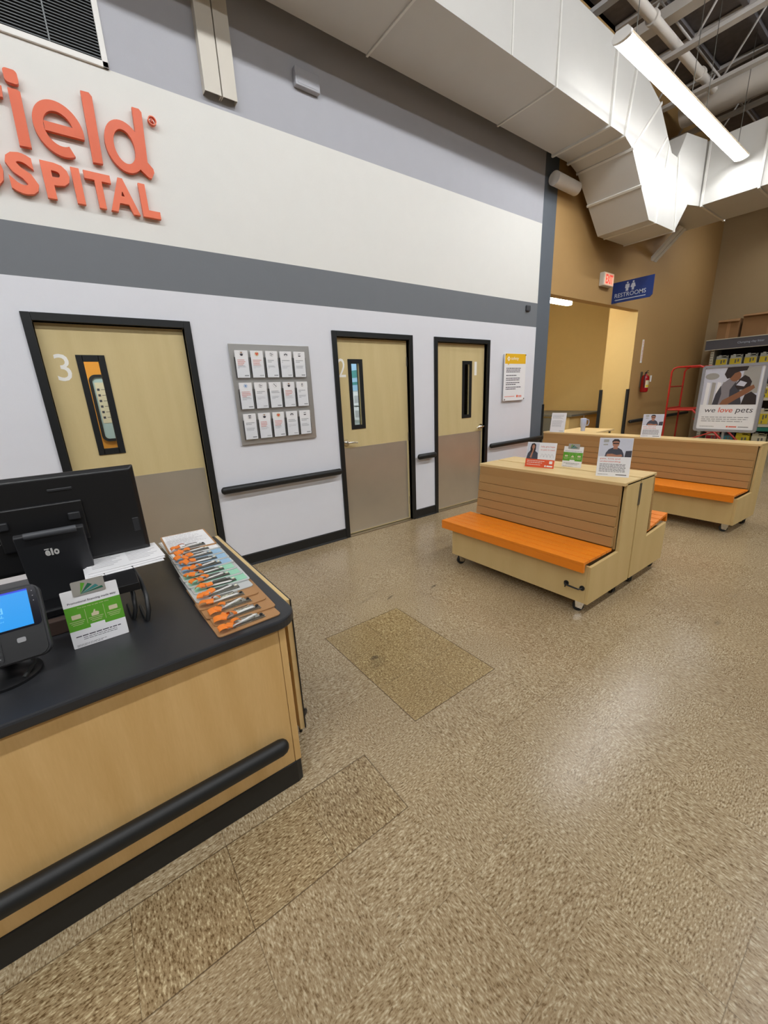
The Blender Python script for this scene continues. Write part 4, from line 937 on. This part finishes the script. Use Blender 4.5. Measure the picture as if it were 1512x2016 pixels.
# cards on the benches
r1 = card('promotional_card', 'white and orange card with a woman in a dark top, leftmost on the front bench', .25, .212, (2.842, -1.797, .895), math.radians(-80), 12)
MB().box(-.125, .125, -.0018, -.0015, .0, .070).build('colour_band', 'orange_ink', r1)
person_photo(r1, -.122, -.022, .070, .205, 'woman')
b = MB(); b.text('help give hope', -.005, .112, .168, .186, -.0016, .0004); b.text('to pets in need', -.005, .112, .142, .160, -.0016, .0004); b.build('lettering', 'red_ink', r1)
b = MB(); lines(b, -.11, .06, .056, 2, .014, .004, y=-.0018, seed=2); lines(b, -.11, .02, .024, 1, .012, .004, y=-.0018, seed=3); b.box(.082, .108, -.0021, -.0018, .036, .060); b.prism(circ(.052, .016, .008, 12), -.0021, -.0018); b.box(.064, .112, -.0021, -.0018, .010, .022); b.build('printing', 'number', r1)
b = MB()
for q in range(4): b.tube([(0+.028*q, -.0018, .09), (.010+.028*q, -.0018, .118), (.02+.028*q, -.0018, .112), (.026+.028*q, -.0018, .09)], .0008, 5)
b.build('line_drawing', 'paper_grey', r1)
financing_card('small green and white card with a silver card on top, middle of the front bench', .160, .172, (3.02, -1.985, .895), math.radians(-84), 10)
def vet_card(lab, w_, h, loc, yaw, tilt, big=True):
    rt = card('promotional_card', lab, w_, h, loc, yaw, tilt)
    person_photo(rt, -w_/2+.002, w_/2-.002, h*.52, h*.985, 'man')
    b = MB(); b.text('pets, love and', -w_*.42, w_*.18, h*.435, h*.485, -.0016, .0004, bold=.01); b.text('understanding', -w_*.42, w_*.20, h*.365, h*.415, -.0016, .0004, bold=.01); b.build('lettering', 'red_ink', rt)
    b = MB(); lines(b, -w_*.42, w_*.38, h*.33, 7, h*.032, h*.012, .06, seed=12); lines(b, -w_*.44, -w_*.1, h*.06, 1, .01, h*.010, seed=13); b.box(w_*.1, w_*.42, -.0018, -.0015, h*.045, h*.065); b.build('printing', 'ink', rt)
    return rt
vet_card('white card with a photo of a man in dark scrubs, rightmost on the front bench', .216, .283, (2.85, -2.395, .895), math.radians(-70), 10)
vet_card('white card with a photo of a man in dark scrubs, on the long rear bench', .216, .283, (5.415, -1.675, .895), math.radians(-78), 10)
rt = card('promotional_card', 'plain white text card at the left end of the long rear bench', .216, .283, (5.475, -.395, .895), math.radians(-82), 10)
b = MB(); lines(b, -.09, .085, .25, 4, .014, .004, .3, seed=21); lines(b, -.09, .085, .17, 7, .014, .004, .2, seed=22); b.box(.03, .09, -.0018, -.0015, .014, .020); b.build('printing', 'paper_grey', rt)

# framed sign on a stand behind the long bench
ss = thing('sign_stand', 'grey framed sign reading we love pets on a stand behind the long bench', 'sign', (5.64, -2.325, 0), (0, 0, math.radians(-91)))
FW_, z0, z1 = .288, .975, 1.705
pf = rrect(-FW_, FW_, z0, z1, .03, 5); pi_ = rrect(-FW_+.028, FW_-.028, z0+.028, z1-.028, .012, 5); n = len(pf)
vs = [(x, -.014, z) for x, z in pf]+[(x, -.014, z) for x, z in pi_]+[(x, .010, z) for x, z in pf]+[(x, .010, z) for x, z in pi_]; fs = []
for i in range(n):
    j = (i+1) % n; fs += [(i, j, n+j, n+i), (2*n+i, 3*n+i, 3*n+j, 2*n+j), (i, 2*n+i, 2*n+j, j), (n+i, n+j, 3*n+j, 3*n+i)]
MB().add(vs, fs).build('frame', 'sign_frame', ss)
MB().box(-FW_+.02, FW_-.02, -.0015, .006, z0+.02, z1-.02).build('poster', 'paper', ss)
person_photo(ss, -FW_+.03, FW_-.05, z0+.30, z1-.032, 'dog')
b = MB(); bz = z0+.215
b.text('we', -.205, -.105, bz, bz+.035, -.0016, .0006, bold=.0, shear=.15); b.text('pets', .075, .225, bz-.018, bz+.046, -.0016, .0006, shear=.15); b.build('lettering', 'ink', ss)
b = MB(); b.text('love', -.08, .05, bz, bz+.054, -.0016, .0006, bold=.01, shear=.15); b.build('lettering', 'love_red', ss)
b = MB(); lines(b, -.225, .20, z0+.165, 3, .022, .008, .1, seed=31); lines(b, -.23, -.09, z0+.060, 1, .02, .007, seed=32); b.box(.125, .215, -.0018, -.0015, z0+.052, z0+.062); b.build('printing', 'paper_grey', ss)
b = MB(); b.prism(circ(.028, z0+.058, .009, 12), -.0018, -.0015); b.box(.042, .112, -.0018, -.0015, z0+.051, z0+.064); b.build('logo', 'love_red', ss)
MB().tube([(0, .02, .012), (0, .02, 1.3)], .012, 12).build('pole', 'sign_frame', ss)
MB().lathe([(.10, 0), (.10, .008), (.02, .014), (.001, .015)], 0, .05, 24).build('stand_base', 'sign_frame', ss)

# ================================================================ RESTROOM CORNER
ex = thing('exit_sign', 'small box sign with glowing red EXIT letters above the restroom hall', 'exit sign', (7.22, 0, 3.20))
MB().rbox(-.165, .165, -.085, -.002, -.10, .10, .012).build('housing', 'beige_metal', ex)
MB().prism(rrect(-.15, .15, -.088, .088, .012), -.088, -.0845).build('face', 'exit_face', ex)
MB().text('EXIT', -.115, .115, -.066, .066, -.088, .0015, bold=.025).build('lettering', 'exit_red', ex)
rsn = thing('restroom_sign', 'dark blue RESTROOMS sign with two white figures sticking out from the tan wall', 'sign', (7.56, 0, 3.03), (0, 0, -PI/2))
MB().prism([(.0, -.155), (.0, .165), (.63, .165), (.63, -.12), (.595, -.155)], -.008, .008).build('panel', 'navy', rsn)
b = MB(); b.text('RESTROOMS', .045, .53, -.075, -.010, -.0081, .001, bold=.005); b.box(.05, .53, -.0095, -.0081, -.118, -.106)
b.prism([(.05, -.112), (.075, -.098), (.075, -.126)], -.0095, -.0081); b.build('lettering', 'sign_white', rsn)
b = MB()
for cx_, sk in ((.235, 0), (.325, 1)):
    b.prism(circ(cx_, .128, .014, 14), -.0095, -.0081)
    if sk: b.prism([(cx_-.022, .108), (cx_+.022, .108), (cx_+.040, .052), (cx_+.018, .045), (cx_+.016, .005), (cx_-.016, .005), (cx_-.018, .045), (cx_-.040, .052)], -.0095, -.0081)
    else: b.prism([(cx_-.030, .108), (cx_+.030, .108), (cx_+.034, .050), (cx_+.020, .050), (cx_+.020, .005), (cx_-.020, .005), (cx_-.020, .050), (cx_-.034, .050)], -.0095, -.0081)
b.build('figures', 'sign_white', rsn)
fe = thing('fire_extinguisher', 'red fire extinguisher with a white tag on the tan wall', 'fire extinguisher', (9.10, -.09, 1.36))
MB().lathe([(.001, 0), (.05, .0), (.068, .012), (.07, .03), (.07, .27), (.06, .31), (.035, .335), (.02, .345), (.018, .36)], 0, 0, 20).build('cylinder', 'ext_red', fe)
b = MB(); b.tube([(0, 0, .355), (0, 0, .385)], .016, 10); b.tube([(.0, 0, .385), (.05, -.02, .42)], .007, 6); b.tube([(.0, 0, .375), (.06, -.02, .375)], .007, 6); b.build('valve_head', 'black_plastic', fe)
b = MB(); b.tube([(-.02, 0, .37), (-.075, -.02, .35), (-.09, -.02, .25), (-.085, -.03, .10)], .008, 8); b.build('hose', 'black_rubber', fe)
b = MB()
N = 10; b.loft([[(.0712*math.cos(t), .0712*math.sin(t), z) for z in (.09, .23)] for t in [math.radians(-150+120*i/N) for i in range(N+1)]], caps=False, closed=False); b.build('label', 'jug_cream', fe)
b = MB(); b.loft([[(.0716*math.cos(t), .0716*math.sin(t), z) for z in (.10, .14)] for t in [math.radians(-140+90*i/N) for i in range(N+1)]], caps=False, closed=False); b.build('label_band', 'jug_yellow', fe)
b = MB(); b.rbox(.0, .065, -.09, -.086, .20, .32, .001); b.build('tag', 'paper', fe)
b = MB(); b.box(-.02, .02, .065, .089, .1, .4); b.build('wall_bracket', 'dull_metal', fe)
es = thing('extinguisher_sign', 'tall narrow white sign with red lettering above the fire extinguisher', 'sign', (9.0, 0, 1.93))
MB().box(-.03, .03, -.012, -.001, 0, .43).build('panel', 'number', es)
b = MB()
for k, ch in enumerate('FIRE EXTINGUISHER'):
    if ch != ' ': b.text(ch, -.012, .012, .395-.0225*k, .412-.0225*k, -.0121, .0008, bold=.02)
b.build('lettering', 'love_red', es)

# table with mug, grey console
tb = thing('small_table', 'light wood table behind the long bench carrying a mug', 'table', (7.15, .02, 0))
MB().prism(rrect(-.30, .55, -.26, .42, .03, 3), .725, .752, 'z').build('tabletop', 'table_top', tb, bevel=.002)
for sx in (-.24, .48):
    for sy in (-.2, .36): MB().tube([(sx, sy, 0), (sx, sy, .725)], .018, 10).build('leg', 'dull_metal', tb)
mg = thing('travel_mug', 'pale lavender handled travel mug with a straw on the light wood table', 'mug', (7.10, .055, .752))
MB().lathe([(.001, 0), (.036, 0), (.038, .07), (.050, .10), (.052, .22), (.048, .225), (.001, .226)], 0, 0, 24).build('cup', 'mug', mg)
MB().tube([(.035, -.03, .20), (.075, -.055, .195), (.085, -.06, .15), (.072, -.052, .10), (.035, -.03, .095)], .008, 8).build('handle', 'mug', mg)
MB().tube([(0, 0, .22), (.004, .004, .275)], .0035, 8).build('straw', 'mug', mg)
cn = thing('console_cabinet', 'tan cabinet with a thin grey top inside the restroom hall', 'cabinet', (8.9, 1.6, 0))
MB().box(-.5, .9, -.55, 1.3, 0, .90).build('body', 'yellow_paint', cn)
MB().box(-.55, .95, -.62, 1.35, .90, .945).build('top', 'console_grey', cn)
MB().box(-.53, -.5, -.45, .10, .06, .86).build('door_panel', 'console_grey', cn)

# red rolling ladder
ld = thing('rolling_ladder', 'red rolling step ladder against the tan wall by the shelving', 'ladder', (9.35, -.9, 0))
def tb_(name, pts, r=.016): return MB().tube(pts, r, 8).build(name, 'red_paint', ld)
for sx in (-.33, .33):
    tb_('side_rail', [(sx, .33, .05), (sx, .33, 1.72), (sx, .30, 1.78), (sx, .24, 1.80), (sx, -.10, 1.80), (sx, -.16, 1.77), (sx, -.80, .92), (sx, -.84, .78)])
    tb_('stringer', [(sx, .30, 1.02), (sx, -.10, 1.02), (sx, -1.0, .10)], .018)
    tb_('base_rail', [(sx, .38, .08), (sx, -1.05, .08)], .018)
    tb_('brace', [(sx, .33, .3), (sx, -.45, .62)], .012)
    for yy in (.3, -.95): MB().tube([(sx-.015, yy, .04), (sx+.015, yy, .04)], .04, 14).build('wheel', 'black_rubber', ld)
for z in (1.05, 1.45): tb_('cross_rail', [(-.33, .33, z), (.33, .33, z)], .012)
tb_('cross_rail', [(-.33, .24, 1.80), (.33, .24, 1.80)], .014)
for k, (yy, z) in enumerate(((.10, 1.03), (-.24, .86), (-.46, .64), (-.68, .42), (-.90, .20))):
    b = MB(); dpt = .22 if k == 0 else .11; b.box(-.32, .32, yy-dpt, yy+dpt, z-.012, z+.008); b.build('step', 'red_paint', ld)

# ================================================================ SHELVING
sh = thing('store_shelving', 'tall store shelving with a dark grey clumping clay litter header on the right wall', 'shelving', (11.98, -2.4, 0))
X0, X1 = -.30, .36; Y1, Y0 = 2.02, -2.2
MB().box(.33, .40, Y0, Y1, 0, 2.20).build('back_panel', 'shelf_dark', sh)
b = MB(); b.box(-.38, .40, Y0, Y1+.10, 2.190, 2.395); hd = b.build('header', 'shelf_grey', sh)
b = MB(); b.box(-.386, -.38, Y0, Y1+.10, 2.39, 2.405); b.box(-.386, -.38, Y0, Y1+.10, 2.182, 2.192); b.build('header_trim', 'shelf_metal', sh)
TM = Matrix.Translation((-.38, 1.55, 2.265)) @ Matrix.Rotation(-PI/2, 4, 'Z')
b = MB(); b.text('Clumping clay litter', 0, .44, 0, .055, -.0005, .002, bold=.0, M4=TM); b.build('lettering', 'sign_white', hd)
for yy in (Y1, -.2):
    b = MB(); b.box(-.30, -.27, yy-.06, yy, 0, 2.19); b.box(-.27, .33, yy-.03, yy, 0, 2.19) if yy == Y1 else None; up = b.build('upright', 'shelf_metal', sh)
    b = MB()
    for k in range(40):
        for q in (-.045, -.02): b.box(-.302, -.3005, yy+q, yy+q+.010, .12+.052*k, .15+.052*k)
    b.build('slots', 'shelf_dark', up)
SHZ = [.10, .56, 1.12, 1.80]
for z in SHZ:
    b = MB(); b.box(-.30, .33, Y0, Y1-.06, z-.03, z); b.box(-.33, -.30, Y0, Y1-.02, z-.05, z+.005); b.build('shelf', 'shelf_metal', sh)
MB().box(-.24, .33, Y0, Y1-.02, 0, .055).build('kick_plate', 'shelf_dark', sh)
MB().box(-.334, -.3305, Y0, Y1-.1, .42, .50).build('price_strip', 'green_strip', sh)
def jug(lab, y, z, body, label, w_=.215, h=.27, group='jugs on the shelving'):
    rt = thing('litter_jug', lab, 'jug', (11.84, y, z), (0, 0, -PI/2), group)
    a = w_/2; hole = [(-a*.05, h*.80), (a*.62, h*.80), (a*.62, h*.89), (-a*.05, h*.89)]
    b = MB(); b.rbox(-a, a, -.08, .08, 0, h*.74, .012)
    b.box(-a*.95, -a*.10, -.06, .06, h*.74, h*.93); b.box(-a*.10, a*.85, -.03, .03, h*.74, h*.80); b.box(a*.62, a*.92, -.03, .03, h*.74, h*.96); b.box(-a*.10, a*.85, -.03, .03, h*.89, h*.96)
    b.build('body', body, rt)
    MB().tube([(-a*.5, 0, h*.93), (-a*.5, 0, h)], .028, 14).build('cap', 'white_plastic', rt)
    MB().box(-a*.9, a*.9, -.084, -.0805, h*.02, h*.66).build('label', label, rt)
    b = MB(); b.box(-a*.1, a*.15, -.086, -.084, h*.30, h*.58); b.box(a*.35, a*.6, -.086, -.084, h*.38, h*.60); b.box(-a*.2, 0, -.086, -.084, h*.05, h*.22); b.build('label_print', 'console_grey', rt)
for k in range(7): jug('cloudy jug with a yellow label on the top shelf, %s from the left' % ['first', 'second', 'third', 'fourth', 'fifth', 'sixth', 'seventh'][k], -.58-.253*k, 1.80, 'jug_clear', 'jug_yellow')
BR = [('dark red label', 'jug_cream', 'jug_red'), ('teal and grey label', 'mid_plastic', 'jug_teal'), ('yellow body', 'jug_yellow', 'jug_yellow'), ('cream body', 'jug_cream', 'jug_cream'), ('teal label, at the picture edge', 'jug_cream', 'jug_teal')]
for k, (nm, bo, la) in enumerate(BR): jug('squat litter jug with a %s on the lowest shelf' % nm, -.66-.28*k, .10, bo, la, .25, .27, 'jugs on the lowest shelf')
jug('tall jug with a yellow label right of the framed sign, second lowest shelf', -1.50, .56, 'jug_cream', 'jug_yellow', .2, .34, 'tall jugs beside the framed sign')
jug('tall jug with a yellow-green label just right of the framed sign, on the third shelf', -1.46, 1.12, 'jug_cream', 'jug_yellow', .2, .30, 'tall jugs beside the framed sign')
jug('blue jug at the picture edge right of the framed sign, on the third shelf', -1.70, 1.12, 'jug_blue', 'jug_blue', .2, .30, 'tall jugs beside the framed sign')
jug('blue-labelled jug at the picture edge on the second lowest shelf', -1.74, .56, 'shelf_dark', 'jug_blue', .2, .40, 'tall jugs beside the framed sign')
def carton(lab, y0, y1, z1, xo):
    rt = thing('cardboard_box', lab, 'box', (12.02+xo, (y0+y1)/2, 2.405), group='cardboard boxes on top of the shelving'); hy = abs(y1-y0)/2; h = z1-2.405
    MB().box(-.28, .28, -hy, hy, 0, h).build('carton', 'cardboard', rt)
    for s_ in (-1,): MB().add([(-.28, -hy, h-.002), (-.28, hy, h-.002), (-.36, hy, h-.06+.02), (-.36, -hy, h-.06), (-.28, -hy, h+.002), (-.28, hy, h+.002), (-.362, hy, h-.056+.02), (-.362, -hy, h-.056)], [(0, 1, 2, 3), (7, 6, 5, 4), (0, 4, 5, 1), (1, 5, 6, 2), (2, 6, 7, 3), (3, 7, 4, 0)]).build('flap', 'cardboard', rt)
    MB().box(-.281, -.2805, -.03, .03, 0, h).build('tape', 'hardboard', rt)
carton('brown cardboard box on top of the shelving, left one with a hanging flap', -.42, -.80, 2.80, -.02)
carton('brown cardboard box on top of the shelving, taller one on the right', -.84, -1.75, 2.86, .0)
